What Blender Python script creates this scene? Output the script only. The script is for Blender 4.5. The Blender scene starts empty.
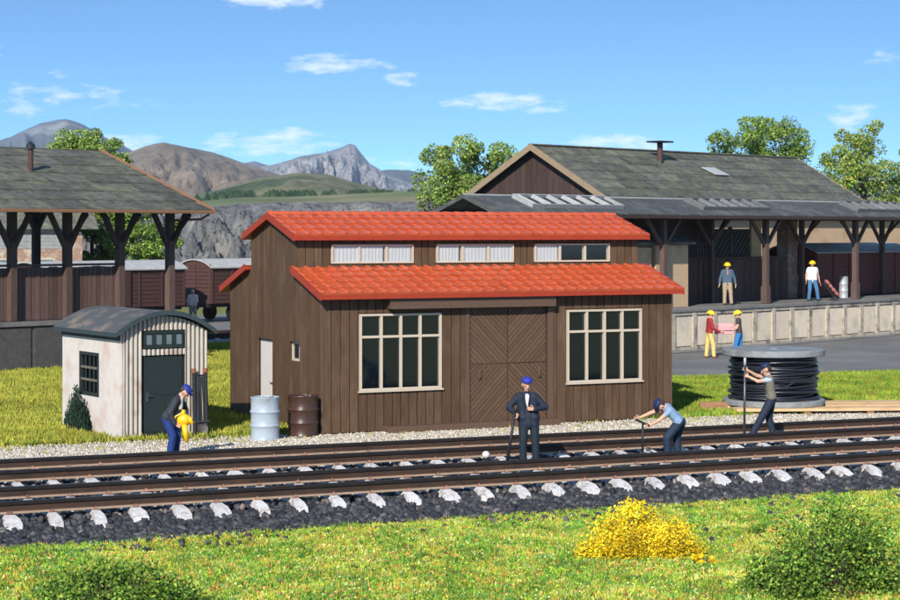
import bpy, math, random
import numpy as np
from mathutils import Vector, Matrix, noise as mnoise

R = math.radians
rnd = random.Random(7)
nr = np.random.default_rng(11)
scn = bpy.context.scene
C = scn.collection

# ------------------------------------------------------------ camera
CAM_H = 4.85
cam_d = bpy.data.cameras.new('camera')
cam = bpy.data.objects.new('camera', cam_d)
C.objects.link(cam)
cam.location = (0, 0, CAM_H)
cam.rotation_euler = (R(90), 0, 0)
cam_d.sensor_width = 36
cam_d.lens = 80
cam_d.shift_y = -70 / 900
cam_d.clip_start = 0.5
cam_d.clip_end = 20000
cam_d.dof.use_dof = True
cam_d.dof.focus_distance = 45.0
cam_d.dof.aperture_fstop = 3.5
scn.camera = cam

# ------------------------------------------------------------ sky
SUN_AZ = Vector((-0.27, -0.963, 0)).normalized()      # where the sun stands
SUN_EL = R(30.5)
w = bpy.data.worlds.new('World'); scn.world = w; w.use_nodes = True
nt = w.node_tree; nt.nodes.clear()
def N(t, **k):
    n = nt.nodes.new(t)
    for a, b in k.items(): setattr(n, a, b)
    return n
out = N('ShaderNodeOutputWorld'); bg = N('ShaderNodeBackground'); bg.inputs[1].default_value = 0.15
nt.links.new(bg.outputs[0], out.inputs[0])
tc = N('ShaderNodeTexCoord'); sep = N('ShaderNodeSeparateXYZ'); nt.links.new(tc.outputs['Generated'], sep.inputs[0])
def M(op, a, b=None, clamp=False):
    n = N('ShaderNodeMath', operation=op); n.use_clamp = clamp
    for i, x in enumerate((a, b)):
        if x is None: continue
        if isinstance(x, (int, float)): n.inputs[i].default_value = x
        else: nt.links.new(x, n.inputs[i])
    return n.outputs[0]
zz = M('ADD', M('MULTIPLY', M('MAXIMUM', sep.outputs[2], 0.0), 3.5), 0.11)
cmb = N('ShaderNodeCombineXYZ')
nt.links.new(sep.outputs[0], cmb.inputs[0]); nt.links.new(sep.outputs[1], cmb.inputs[1]); nt.links.new(zz, cmb.inputs[2])
nrm = N('ShaderNodeVectorMath', operation='NORMALIZE'); nt.links.new(cmb.outputs[0], nrm.inputs[0])
sky = N('ShaderNodeTexSky', sky_type='NISHITA'); sky.sun_disc = False
sky.sun_elevation = SUN_EL; sky.sun_rotation = math.atan2(SUN_AZ.x, SUN_AZ.y)
sky.altitude = 600; sky.air_density = 1.0; sky.dust_density = 0.25; sky.ozone_density = 3.0
nt.links.new(nrm.outputs[0], sky.inputs[0])
# fair-weather clouds: some where the photograph has them, thin scattered ones all round
az = M('ARCTAN2', sep.outputs[0], sep.outputs[1]); el = M('ARCSINE', sep.outputs[2])
cc = N('ShaderNodeCombineXYZ'); nt.links.new(M('MULTIPLY', az, 55.0), cc.inputs[0]); nt.links.new(M('MULTIPLY', el, 170.0), cc.inputs[1])
nz = N('ShaderNodeTexNoise'); nz.inputs['Scale'].default_value = 1.0; nz.inputs['Detail'].default_value = 7; nz.inputs['Roughness'].default_value = 0.62
nt.links.new(cc.outputs[0], nz.inputs[0])
tot = None
for (px, py, rx, ry, a) in [(272, 2, 46, 9, .9), (335, 63, 52, 9, .95), (293, 67, 14, 9, .8), (402, 79, 20, 6, .8), (500, 102, 58, 9, .95), (545, 109, 30, 6, .7),
                            (70, 98, 95, 17, .55), (60, 76, 40, 14, .4), (272, 142, 58, 13, .95), (620, 144, 48, 11, .95), (848, 118, 22, 13, .9),
                            (130, 143, 40, 10, .8), (395, 164, 40, 10, .6), (20, 108, 50, 14, .6), (690, 160, 60, 8, .5), (900, 60, 40, 8, .6), (-60, 50, 60, 12, .7), (980, 130, 60, 14, .8)]:
    ca, ce = math.atan((px - 450) / 2000), math.atan((230 - py) / 2000)
    dx = M('DIVIDE', M('SUBTRACT', az, ca), rx / 2000); dy = M('DIVIDE', M('SUBTRACT', el, ce), ry / 2000)
    d2 = M('ADD', M('MULTIPLY', dx, dx), M('MULTIPLY', dy, dy))
    g = M('MULTIPLY', M('SUBTRACT', 1.0, M('MULTIPLY', d2, 0.45), True), a)
    tot = g if tot is None else M('MAXIMUM', tot, g)
far_c = N('ShaderNodeTexNoise'); far_c.inputs['Scale'].default_value = 0.1; far_c.inputs['Detail'].default_value = 2
nt.links.new(cc.outputs[0], far_c.inputs[0])
away = M('MULTIPLY', M('SUBTRACT', M('ABSOLUTE', az), 0.32), 4.0, True)
tot = M('MAXIMUM', tot, M('MULTIPLY', M('MULTIPLY', M('SUBTRACT', far_c.outputs[0], 0.52), 6.0, True), away))
cl = M('MULTIPLY', M('SUBTRACT', M('ADD', M('MULTIPLY', tot, 0.62), M('MULTIPLY', nz.outputs[0], 1.6)), 1.10), 2.0, True)
cl = M('MULTIPLY', cl, 0.8)
mix = N('ShaderNodeMix', data_type='RGBA')
nt.links.new(cl, mix.inputs[0])
tint = N('ShaderNodeMix', data_type='RGBA', blend_type='MULTIPLY'); tint.inputs[0].default_value = 1.0
nt.links.new(sky.outputs[0], tint.inputs[6]); tint.inputs[7].default_value = (0.86, 1.10, 1.14, 1)
nt.links.new(tint.outputs[2], mix.inputs[6])
mix.inputs[7].default_value = (5.6, 5.8, 6.1, 1)
nt.links.new(mix.outputs[2], bg.inputs[0])

# ------------------------------------------------------------ sun, exposure
sd = bpy.data.lights.new('sun', 'SUN'); sd.energy = 4.1; sd.angle = R(0.6); sd.color = (1.0, 0.95, 0.86)
so = bpy.data.objects.new('sun', sd); C.objects.link(so)
sdir = Vector((SUN_AZ.x * math.cos(SUN_EL), SUN_AZ.y * math.cos(SUN_EL), math.sin(SUN_EL)))
so.rotation_euler = sdir.to_track_quat('Z', 'Y').to_euler(); so.location = (-30, -30, 40)
vs = scn.view_settings
vs.view_transform = 'Standard'; vs.look = 'None'; vs.gamma = 1; vs.exposure = 0.56; vs.use_curve_mapping = False

# ------------------------------------------------------------ materials
def srgb(r, g, b):
    f = lambda c: (c / 255 / 12.92) if c / 255 <= .04045 else ((c / 255 + .055) / 1.055) ** 2.4
    return (f(r), f(g), f(b))
MATS = {}
def mat(name, col, rough=.7, var=.15, scale=(6, 6, 6), bump=0.0, objvar=0.0, spec=.35, metal=0.0, col2=None, c2scale=1.2, c2lo=.5, c2hi=.65, bscale=None, attr=False, tex='pos', coat=0.0):
    m = bpy.data.materials.new(name); m.use_nodes = True
    t = m.node_tree; b = t.nodes['Principled BSDF']
    b.inputs['Roughness'].default_value = rough; b.inputs['Metallic'].default_value = metal
    b.inputs['Specular IOR Level'].default_value = spec
    if coat: b.inputs['Coat Weight'].default_value = coat; b.inputs['Coat Roughness'].default_value = .15
    if isinstance(scale, (int, float)): scale = (scale,) * 3
    if tex == 'pos': co = t.nodes.new('ShaderNodeNewGeometry').outputs['Position']
    else: co = t.nodes.new('ShaderNodeTexCoord').outputs['Object']
    oi = t.nodes.new('ShaderNodeObjectInfo')
    off = t.nodes.new('ShaderNodeVectorMath'); off.operation = 'ADD'
    ml = t.nodes.new('ShaderNodeMath'); ml.operation = 'MULTIPLY'; ml.inputs[1].default_value = 37.0 if objvar else 0.0
    t.links.new(oi.outputs['Random'], ml.inputs[0]); t.links.new(co, off.inputs[0]); t.links.new(ml.outputs[0], off.inputs[1])
    mp = t.nodes.new('ShaderNodeVectorMath'); mp.operation = 'MULTIPLY'; mp.inputs[1].default_value = scale
    t.links.new(off.outputs[0], mp.inputs[0])
    n1 = t.nodes.new('ShaderNodeTexNoise'); n1.inputs['Scale'].default_value = 1; n1.inputs['Detail'].default_value = 6; n1.inputs['Roughness'].default_value = .65
    t.links.new(mp.outputs[0], n1.inputs[0])
    mr = t.nodes.new('ShaderNodeMapRange'); mr.inputs[1].default_value = .25; mr.inputs[2].default_value = .75
    mr.inputs[3].default_value = 1 - var; mr.inputs[4].default_value = 1 + var
    t.links.new(n1.outputs[0], mr.inputs[0])
    val = mr.outputs[0]
    if objvar:
        m2 = t.nodes.new('ShaderNodeMapRange'); m2.inputs[3].default_value = 1 - objvar; m2.inputs[4].default_value = 1 + objvar
        t.links.new(oi.outputs['Random'], m2.inputs[0])
        m3 = t.nodes.new('ShaderNodeMath'); m3.operation = 'MULTIPLY'; t.links.new(val, m3.inputs[0]); t.links.new(m2.outputs[0], m3.inputs[1]); val = m3.outputs[0]
    if attr:
        at = t.nodes.new('ShaderNodeAttribute'); at.attribute_name = 'Col'; base = at.outputs['Color']
    else:
        rg = t.nodes.new('ShaderNodeRGB'); rg.outputs[0].default_value = (*col, 1); base = rg.outputs[0]
    if col2 is not None:
        n2 = t.nodes.new('ShaderNodeTexNoise'); n2.inputs['Scale'].default_value = c2scale; n2.inputs['Detail'].default_value = 5
        t.links.new(off.outputs[0], n2.inputs[0])
        r2 = t.nodes.new('ShaderNodeMapRange'); r2.inputs[1].default_value = c2lo; r2.inputs[2].default_value = c2hi
        t.links.new(n2.outputs[0], r2.inputs[0])
        mx = t.nodes.new('ShaderNodeMix'); mx.data_type = 'RGBA'; t.links.new(r2.outputs[0], mx.inputs[0]); t.links.new(base, mx.inputs[6]); mx.inputs[7].default_value = (*col2, 1); base = mx.outputs[2]
    vm = t.nodes.new('ShaderNodeVectorMath'); vm.operation = 'SCALE'; t.links.new(base, vm.inputs[0]); t.links.new(val, vm.inputs['Scale'])
    t.links.new(vm.outputs[0], b.inputs['Base Color'])
    if bump:
        bp = t.nodes.new('ShaderNodeBump'); bp.inputs['Strength'].default_value = 1.0; bp.inputs['Distance'].default_value = bump
        src = n1.outputs[0]
        if bscale:
            n3 = t.nodes.new('ShaderNodeTexNoise'); n3.inputs['Scale'].default_value = bscale; n3.inputs['Detail'].default_value = 4
            t.links.new(off.outputs[0], n3.inputs[0]); src = n3.outputs[0]
        t.links.new(src, bp.inputs['Height']); t.links.new(bp.outputs[0], b.inputs['Normal'])
    MATS[name] = m
    return m

WOODZ = (34, 34, 2.2)
M_shed = mat('brown_shed_boards', (.090, .053, .031), .7, .38, WOODZ, .008, .13, spec=.18, col2=(.112, .070, .043), c2scale=.8)
M_shedbase = mat('dark_shed_sheathing', (.03, .021, .015), .8)
M_trim = mat('brown_trim', (.105, .062, .042), .55, .2, (3, 30, 30), .004, .05)
M_door = mat('brown_door_boards', (.105, .064, .040), .7, .35, 26, .005, .12, spec=.18)
M_tile = mat('red_clay_tile', (.47, .086, .030), .3, .10, 9, .001, .06, spec=.5, col2=(.42, .070, .025), c2scale=1.2)
M_fascia = mat('red_fascia', (.32, .038, .016), .4, .12, 5)
M_cream = mat('beige_window_frame', (.50, .42, .33), .55, .1, 14, .001)
M_whitedoor = mat('pale_door_paint', (.60, .56, .52), .5, .06, 6)
M_curtain = mat('pale_curtain', (.46, .47, .48), .8, .12, (18, 18, 2))
M_room = mat('dark_room', (.012, .013, .016), .9)
M_plaster = mat('stained_white_plaster', (.60, .54, .49), .8, .10, 5, .006, col2=(.50, .36, .30), c2scale=1.8, c2lo=.5, c2hi=.75)
M_corr = mat('weathered_corrugated_metal', (.50, .45, .38), .5, .14, (12, 12, 1.5), 0, 0, col2=(.34, .24, .19), c2scale=2.6, c2lo=.52, c2hi=.78)
M_hutdark = mat('dark_green_paint', (.018, .026, .025), .5, .25, 12, .002)
M_hutroof = mat('grey_roofing_felt', (.07, .076, .078), .9, .5, 34, .008, col2=(.17, .135, .11), c2scale=2.6)
M_hutroofedge = mat('dark_roof_edge', (.035, .05, .055), .6, .2, 14)
M_felt = mat('mossy_roofing_sheet', (.092, .09, .076), .88, .6, (3.2, 3.2, 5), .012, .24, col2=(.135, .137, .088), c2scale=1.1, c2lo=.42, c2hi=.68)
M_felt2 = mat('grey_canopy_sheet', (.07, .072, .072), .86, .4, 5, .006, .08, col2=(.11, .113, .105), c2scale=1.2)
M_lightedge = mat('pale_zinc_strip', (.40, .41, .40), .5, .15, 6)
M_zinc = mat('dull_zinc', (.13, .132, .13), .6, .3, 7, .002, .15)
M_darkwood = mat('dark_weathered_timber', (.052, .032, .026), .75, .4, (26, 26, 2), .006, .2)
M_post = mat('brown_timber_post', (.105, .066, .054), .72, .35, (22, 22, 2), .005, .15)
M_fence = mat('reddish_fence_board', (.115, .068, .054), .78, .38, (30, 30, 2), .006, .26)
M_eave = mat('orange_brown_eave_board', (.27, .135, .07), .6, .25, (3, 20, 20), .003, .1)
M_verge = mat('tan_verge_board', (.26, .19, .12), .7, .25, (12, 12, 12), .004)
M_beige = mat('beige_render', (.52, .36, .22), .85, .12, 9, .004, col2=(.42, .28, .16), c2scale=.9)
M_panel = mat('pale_platform_panel', (.68, .56, .42), .8, .12, 7, .004, .06, col2=(.44, .39, .32), c2scale=1.4, c2lo=.5, c2hi=.75)
M_panelframe = mat('stained_platform_rib', (.46, .39, .30), .8, .2, 9, .004, .06, col2=(.16, .13, .11), c2scale=2.5, c2lo=.5, c2hi=.7)
M_conc = mat('grey_platform_concrete', (.19, .18, .165), .85, .22, 6, .006, col2=(.12, .115, .11), c2scale=.6)
M_darkconc = mat('dark_platform_face', (.085, .078, .072), .9, .3, 6, .006)
M_asphalt = mat('dark_yard_asphalt', (.145, .14, .136), .9, .25, 9, .006, col2=(.21, .20, .185), c2scale=.3, c2lo=.42, c2hi=.7, bscale=30)
M_brick = mat('weathered_brick', (.30, .19, .14), .85, .3, 8, .006, col2=(.42, .36, .28), c2scale=2)
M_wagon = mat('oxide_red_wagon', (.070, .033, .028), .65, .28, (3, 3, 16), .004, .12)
M_wagon2 = mat('shade_lifted_oxide_wagon', (.15, .045, .034), .65, .28, (3, 3, 16), .004, .12)  # wagon red again, lightened to make up for the canopy's shade
M_wagonroof = mat('pale_wagon_roof', (.40, .39, .37), .7, .2, 2.5)
M_black = mat('black_iron', (.018, .018, .02), .5, .3, 14, .002)
M_steel = mat('worn_steel', (.10, .10, .105), .4, .25, 10, 0, 0, .5, .6)
M_rust = mat('rusty_rail_side', (.050, .027, .017), .7, .35, (5, 5, 14), .004, col2=(.030, .018, .013), c2scale=1.3)
M_railhead = mat('dark_rail_head', (.026, .022, .021), .3, .25, 6, 0, 0, .5, .3)
M_foot = mat('tan_rail_foot', (.36, .25, .17), .75, .25, 8)
M_clip = mat('rusty_rail_clip', (.27, .14, .10), .75, .3, 20, .002, .3)
M_sleeper = mat('pale_concrete_sleeper', (.56, .53, .515), .85, .3, 16, .02, .12, col2=(.30, .23, .19), c2scale=7, c2lo=.54, c2hi=.72)
M_stone = mat('ballast_stone', (.1, .1, .1), .72, .25, 18, .004, attr=True)
M_flock = mat('grass_flock', (.1, .1, .1), .85, .1, 5, attr=True, spec=.12)
M_leaf = mat('leaf', (.1, .1, .1), .6, .1, 5, attr=True, spec=.25)
M_bark = mat('bark', (.10, .07, .05), .9, .4, (20, 20, 5), .02)
M_glassd = None
def glass(name, tintc=(.02, .025, .03), op=.25):
    m = bpy.data.materials.new(name); m.use_nodes = True; t = m.node_tree; t.nodes.clear()
    o = t.nodes.new('ShaderNodeOutputMaterial'); tr = t.nodes.new('ShaderNodeBsdfTransparent'); gl = t.nodes.new('ShaderNodeBsdfGlossy'); df = t.nodes.new('ShaderNodeBsdfDiffuse')
    gl.inputs['Roughness'].default_value = .06; gl.inputs['Color'].default_value = (.9, .95, 1, 1); df.inputs[0].default_value = (*tintc, 1); tr.inputs[0].default_value = (.75, .82, .85, 1) if op > .1 else (.97, .98, .98, 1)
    m1 = t.nodes.new('ShaderNodeMixShader'); m1.inputs[0].default_value = op; m2 = t.nodes.new('ShaderNodeMixShader')
    t.links.new(tr.outputs[0], m1.inputs[1]); t.links.new(df.outputs[0], m1.inputs[2])
    m2.inputs[0].default_value = .09 if op > .1 else .05; t.links.new(m1.outputs[0], m2.inputs[1]); t.links.new(gl.outputs[0], m2.inputs[2]); t.links.new(m2.outputs[0], o.inputs[0])
    return m
M_glassd = glass('window_glass', (.004, .007, .012), .7)
M_glassl = glass('clear_window_glass', (.3, .33, .36), .03)

# ------------------------------------------------------------ mesh helpers
class MB:
    def __init__(s): s.v = []; s.f = []; s.m = []
    def add(s, vs, fs, mi=0):
        o = len(s.v); s.v += [tuple(p) for p in vs]; s.f += [tuple(i + o for i in f) for f in fs]; s.m += [mi] * len(fs); return s
    def box(s, x0, x1, y0, y1, z0, z1, mi=0):
        return s.add([(x0,y0,z0),(x1,y0,z0),(x1,y1,z0),(x0,y1,z0),(x0,y0,z1),(x1,y0,z1),(x1,y1,z1),(x0,y1,z1)],
                     [(0,3,2,1),(4,5,6,7),(0,1,5,4),(1,2,6,5),(2,3,7,6),(3,0,4,7)], mi)
    def cbox(s, x0, x1, y0, y1, z0, z1, c=.01, mi=0):        # chamfered box
        vs = []; 
        for (z, k) in ((z0, c), (z0 + c, 0), (z1 - c, 0), (z1, c)):
            a, b, e, d = x0 + k, x1 - k, y0 + k, y1 - k
            vs += [(a,e,z),(b,e,z),(b,d,z),(a,d,z)]
        fs = [(3,2,1,0), (12,13,14,15)]
        for r in range(3):
            for i in range(4):
                j = (i + 1) % 4; fs.append((r*4+i, r*4+j, r*4+4+j, r*4+4+i))
        return s.add(vs, fs, mi)
    def bar(s, p0, p1, a, b, up=(0,0,1), mi=0):              # rectangular bar a x b between two points
        p0, p1 = Vector(p0), Vector(p1); d = (p1 - p0).normalized(); up = Vector(up)
        if abs(d.dot(up)) > .98: up = Vector((0, 1, 0))
        x = d.cross(up).normalized(); y = x.cross(d)
        vs = [p + x * i * a / 2 + y * j * b / 2 for p in (p0, p1) for (i, j) in ((-1,-1),(1,-1),(1,1),(-1,1))]
        return s.add(vs, [(0,1,2,3),(7,6,5,4),(0,4,5,1),(1,5,6,2),(2,6,7,3),(3,7,4,0)], mi)
    def cyl(s, p0, p1, r0, r1=None, n=12, mi=0, caps=True):
        r1 = r0 if r1 is None else r1
        p0, p1 = Vector(p0), Vector(p1); d = (p1 - p0).normalized(); x = d.orthogonal().normalized(); y = d.cross(x)
        vs = [p + (x * math.cos(2*math.pi*i/n) + y * math.sin(2*math.pi*i/n)) * r for p, r in ((p0, r0), (p1, r1)) for i in range(n)]
        fs = [(i, (i+1) % n, n + (i+1) % n, n + i) for i in range(n)]
        if caps: fs += [tuple(range(n-1, -1, -1)), tuple(range(n, 2*n))]
        return s.add(vs, fs, mi)
    def tube(s, pts, r, n=6, mi=0):
        for a, b in zip(pts[:-1], pts[1:]): s.cyl(a, b, r, r, n, mi)
        return s
    def lathe(s, prof, n=32, c=(0,0,0), mi=0):
        vs = [(c[0] + r * math.cos(2*math.pi*i/n), c[1] + r * math.sin(2*math.pi*i/n), c[2] + z) for r, z in prof for i in range(n)]
        fs = [(k*n+i, k*n+(i+1) % n, (k+1)*n+(i+1) % n, (k+1)*n+i) for k in range(len(prof)-1) for i in range(n)]
        if prof[0][0] > 1e-4: fs.append(tuple(range(n-1, -1, -1)))
        if prof[-1][0] > 1e-4: fs.append(tuple((len(prof)-1)*n + i for i in range(n)))
        return s.add(vs, fs, mi)
    def prism(s, poly, vec, mi=0):
        n = len(poly); vec = Vector(vec); vs = [Vector(p) for p in poly] + [Vector(p) + vec for p in poly]
        nv = Vector((0,0,0))
        for i in range(n): nv += vs[i].cross(vs[(i+1) % n])
        fs = [tuple(range(n)), tuple(range(2*n-1, n-1, -1))] + [(i, n+i, n+(i+1) % n, (i+1) % n) for i in range(n)]
        if nv.dot(vec) > 0: fs = [tuple(reversed(f)) for f in fs]
        return s.add(vs, fs, mi)
    def ell(s, c, r, n=12, k=8, M3=None, mi=0, z0=-1.0):
        c = Vector(c); vs = []
        t0 = math.asin(max(-1, z0))
        for j in range(k + 1):
            t = t0 + (math.pi/2 - t0) * j / k
            for i in range(n):
                p = Vector((r[0]*math.cos(t)*math.cos(2*math.pi*i/n), r[1]*math.cos(t)*math.sin(2*math.pi*i/n), r[2]*math.sin(t)))
                vs.append(c + (M3 @ p if M3 else p))
        fs = [(j*n+i, j*n+(i+1) % n, (j+1)*n+(i+1) % n, (j+1)*n+i) for j in range(k) for i in range(n)]
        if z0 > -1: fs.append(tuple(range(n-1, -1, -1)))
        return s.add(vs, fs, mi)
    def mesh(s, name, mats, smooth=False):
        me = bpy.data.meshes.new(name); me.from_pydata([tuple(p) for p in s.v], [], s.f)
        if not isinstance(mats, (list, tuple)): mats = [mats]
        for m in mats: me.materials.append(m)
        if len(mats) > 1: me.polygons.foreach_set('material_index', s.m)
        if smooth: me.polygons.foreach_set('use_smooth', [True] * len(me.polygons))
        me.update(); return me
    def obj(s, name, mats, parent=None, loc=(0,0,0), rot=(0,0,0), smooth=False):
        return place(s.mesh(name, mats, smooth), name, parent, loc, rot)
def place(me, name, parent=None, loc=(0,0,0), rot=(0,0,0), scale=(1,1,1)):
    o = bpy.data.objects.new(name, me); C.objects.link(o); o.parent = parent
    o.location = loc; o.rotation_euler = rot; o.scale = scale; return o
def tag(o, label, cat, group=None):
    o['label'] = label; o['category'] = cat
    if group: o['group'] = group
    return o
def thing(name, label, cat, loc=(0,0,0), rz=0.0, group=None):
    o = bpy.data.objects.new(name, None); C.objects.link(o); o.location = loc; o.rotation_euler = (0, 0, rz); o.empty_display_size = .3
    return tag(o, label, cat, group)
def structure(o): o['kind'] = 'structure'; return o
def stuff(o): o['kind'] = 'stuff'; return o
_ub = MB().cbox(-.5, .5, -.5, .5, -.5, .5, .03)
_units = {}
def unit(m):
    if m.name not in _units: _units[m.name] = _ub.mesh('board_' + m.name, m)
    return _units[m.name]
def board(name, m, parent, x0, x1, y0, y1, z0, z1, rot=(0,0,0)):
    return place(unit(m), name, parent, ((x0+x1)/2, (y0+y1)/2, (z0+z1)/2), rot, (x1-x0, y1-y0, z1-z0))
def auto_smooth(o, ang=35):
    me = o.data
    me.polygons.foreach_set('use_smooth', [True] * len(me.polygons))
    try: me.set_sharp_from_angle(angle=R(ang))
    except Exception: pass
    return o

def rotm(n, tilt=math.pi, rng=nr):
    a = rng.uniform(0, 2*math.pi, n); b = rng.uniform(-tilt, tilt, n); c = rng.uniform(-tilt, tilt, n)
    ca, sa, cb, sb, cc_, sc = np.cos(a), np.sin(a), np.cos(b), np.sin(b), np.cos(c), np.sin(c)
    z0 = np.zeros(n); o1 = np.ones(n)
    Rz = np.stack([ca,-sa,z0, sa,ca,z0, z0,z0,o1], 1).reshape(n,3,3)
    Rx = np.stack([o1,z0,z0, z0,cb,-sb, z0,sb,cb], 1).reshape(n,3,3)
    Ry = np.stack([cc_,z0,sc, z0,o1,z0, -sc,z0,cc_], 1).reshape(n,3,3)
    return Rz @ Rx @ Ry
def scatter(name, tv, tf, pos, scl, rot, col, m, parent=None):
    tv = np.asarray(tv, float); tf = np.asarray(tf, int); n = len(pos); k = len(tv)
    scl = np.asarray(scl, float)
    if scl.ndim == 1: scl = np.repeat(scl[:, None], 3, 1)
    V = (rot @ (tv[None] * scl[:, None, :]).transpose(0, 2, 1)).transpose(0, 2, 1) + pos[:, None, :]
    F = (tf[None] + (np.arange(n) * k)[:, None, None]).reshape(-1)
    nf = n * len(tf); kf = tf.shape[1]
    me = bpy.data.meshes.new(name); me.vertices.add(n*k); me.vertices.foreach_set('co', V.reshape(-1).astype(np.float32))
    me.loops.add(nf*kf); me.loops.foreach_set('vertex_index', F.astype(np.int32))
    me.polygons.add(nf); me.polygons.foreach_set('loop_start', (np.arange(nf)*kf).astype(np.int32))
    me.update(calc_edges=True)
    ca = me.color_attributes.new('Col', 'FLOAT_COLOR', 'POINT')
    cv = np.ones((n, k, 4), np.float32); cv[:, :, :3] = col[:, None, :]
    ca.data.foreach_set('color', cv.reshape(-1))
    me.materials.append(m); me.validate()
    return place(me, name, parent)
def pal(n, cols, wts, jit=.15, rng=nr):
    cols = np.array(cols); i = rng.choice(len(cols), n, p=np.array(wts)/np.sum(wts))
    return np.clip(cols[i] * rng.uniform(1-jit, 1+jit, (n, 1)) * rng.uniform(.95, 1.05, (n, 3)), 0, 1)
_ic = [(0,0,1),(.894,0,.447),(.276,.851,.447),(-.724,.526,.447),(-.724,-.526,.447),(.276,-.851,.447),(.724,.526,-.447),(-.276,.851,-.447),(-.894,0,-.447),(-.276,-.851,-.447),(.724,-.526,-.447),(0,0,-1)]
_if = [(0,1,2),(0,2,3),(0,3,4),(0,4,5),(0,5,1),(1,6,2),(2,7,3),(3,8,4),(4,9,5),(5,10,1),(2,6,7),(3,7,8),(4,8,9),(5,9,10),(1,10,6),(6,11,7),(7,11,8),(8,11,9),(9,11,10),(10,11,6)]
ICO = np.array(_ic) * (1 + np.array([.1,-.2,.15,-.1,.2,-.15,.1,.05,-.2,.15,-.1,.05]))[:, None]
OCT = np.array([(1,0,0),(-.8,.1,0),(.1,.9,0),(0,-1,.1),(0,.1,.8),(.1,0,-.9)]); OCF = [(0,2,4),(2,1,4),(1,3,4),(3,0,4),(2,0,5),(1,2,5),(3,1,5),(0,3,5)]
def fbm(x, y, z=0.0, o=5):
    return mnoise.fractal(Vector((x, y, z)), 1.0, 2.0, o, noise_basis='PERLIN_ORIGINAL')

# frames measured on the ground
SH_O, SH_A = (-3.03, 47.3, 0), R(26.57)          # workshop
TR_O, TR_A = (0, 37.41, 0), R(24.5)              # tracks
PL_O, PL_A = (8.86, 79.5, 0), R(48.5)            # platform, halls and wagons
def fr(O, A, a, b, z=0): return Vector((O[0] + a*math.cos(A) - b*math.sin(A), O[1] + a*math.sin(A) + b*math.cos(A), z))
def tr_b(x, y): dx, dy = x - TR_O[0], y - TR_O[1]; return -dx*math.sin(TR_A) + dy*math.cos(TR_A)
def tr_np(p): return -(p[:,0]-TR_O[0])*math.sin(TR_A) + (p[:,1]-TR_O[1])*math.cos(TR_A)
def G(px, py, z=0.0):                                # a spot on the ground from a measured bearing
    Y = 2000*(CAM_H - z)/(py-230); return Vector(((px-450)/2000*Y, Y, z))

# ============================================================ SETTING
def ss(a, b, x):
    t = np.clip((x-a)/(b-a), 0, 1); return t*t*(3-2*t)
def ground_z(x, y):
    b = -(x-TR_O[0])*math.sin(TR_A) + (y-TR_O[1])*math.cos(TR_A)
    z = -.34 - .16*ss(-1.35, -1.0, b) + .50*ss(7.1, 7.6, b)
    z = z + .05*np.sin(x*.9+y*.35)*np.sin(y*.7-x*.2)*(1-ss(-2.2, -1.2, b))
    return z
def grid_sheet(name, xs, ys, zf, m):
    X, Y = np.meshgrid(xs, ys); Z = zf(X, Y)
    V = np.stack([X, Y, Z], -1).reshape(-1, 3); nx = len(xs)
    F = [(j*nx+i, j*nx+i+1, (j+1)*nx+i+1, (j+1)*nx+i) for j in range(len(ys)-1) for i in range(nx-1)]
    me = bpy.data.meshes.new(name); me.from_pydata(V.tolist(), [], F); me.materials.append(m)
    me.polygons.foreach_set('use_smooth', [True]*len(F)); return place(me, name)
M_ground = mat('turf_soil', (.16, .17, .035), .95, .3, 7, .02, col2=(.20, .15, .05), c2scale=1.1)
xs = np.concatenate([[-6000, -1500, -400, -120, -60], np.arange(-30, 40.1, .5), [60, 120, 400, 1500, 6000]])
ys = np.concatenate([[-200, -20, 5, 15], np.arange(20, 60, .4), np.arange(60, 121, 4), [160, 400, 1500, 7000]])
structure(grid_sheet('ground', xs, ys, ground_z, M_ground))

# asphalt yard before the platform, pale gravel path beside the track, each a sheet over the ground
def sheet(name, pts, z, m, parent=None):
    return MB().prism([(p[0], p[1], z-.05) for p in pts], (0, 0, .05)).obj(name, m, parent)
yp = [G(560, 386), G(1100, 374), fr(PL_O, PL_A, 40, -1), fr(PL_O, PL_A, 40, 40), fr(PL_O, PL_A, -60, 40), (-60, 90, 0), G(-140, 349), G(190, 346), G(300, 346), G(420, 372)]
structure(sheet('yard', yp, .006, M_asphalt))
M_path = mat('pale_gravel', (.46, .41, .33), .95, .35, 26, .012, col2=(.34, .29, .21), c2scale=1.6)
pa = []
for i in range(61): a = -30 + i*1.2; pa.append(fr(TR_O, TR_A, a, 7.15))
pb = []
for i in range(61):
    a = -30 + i*1.2; pb.append(fr(TR_O, TR_A, a, 10.5 + .25*math.sin(a*.6) + .2*math.sin(a*1.9+1)))
structure(sheet('gravel_path', pa + pb[::-1], .004, M_path))

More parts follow.
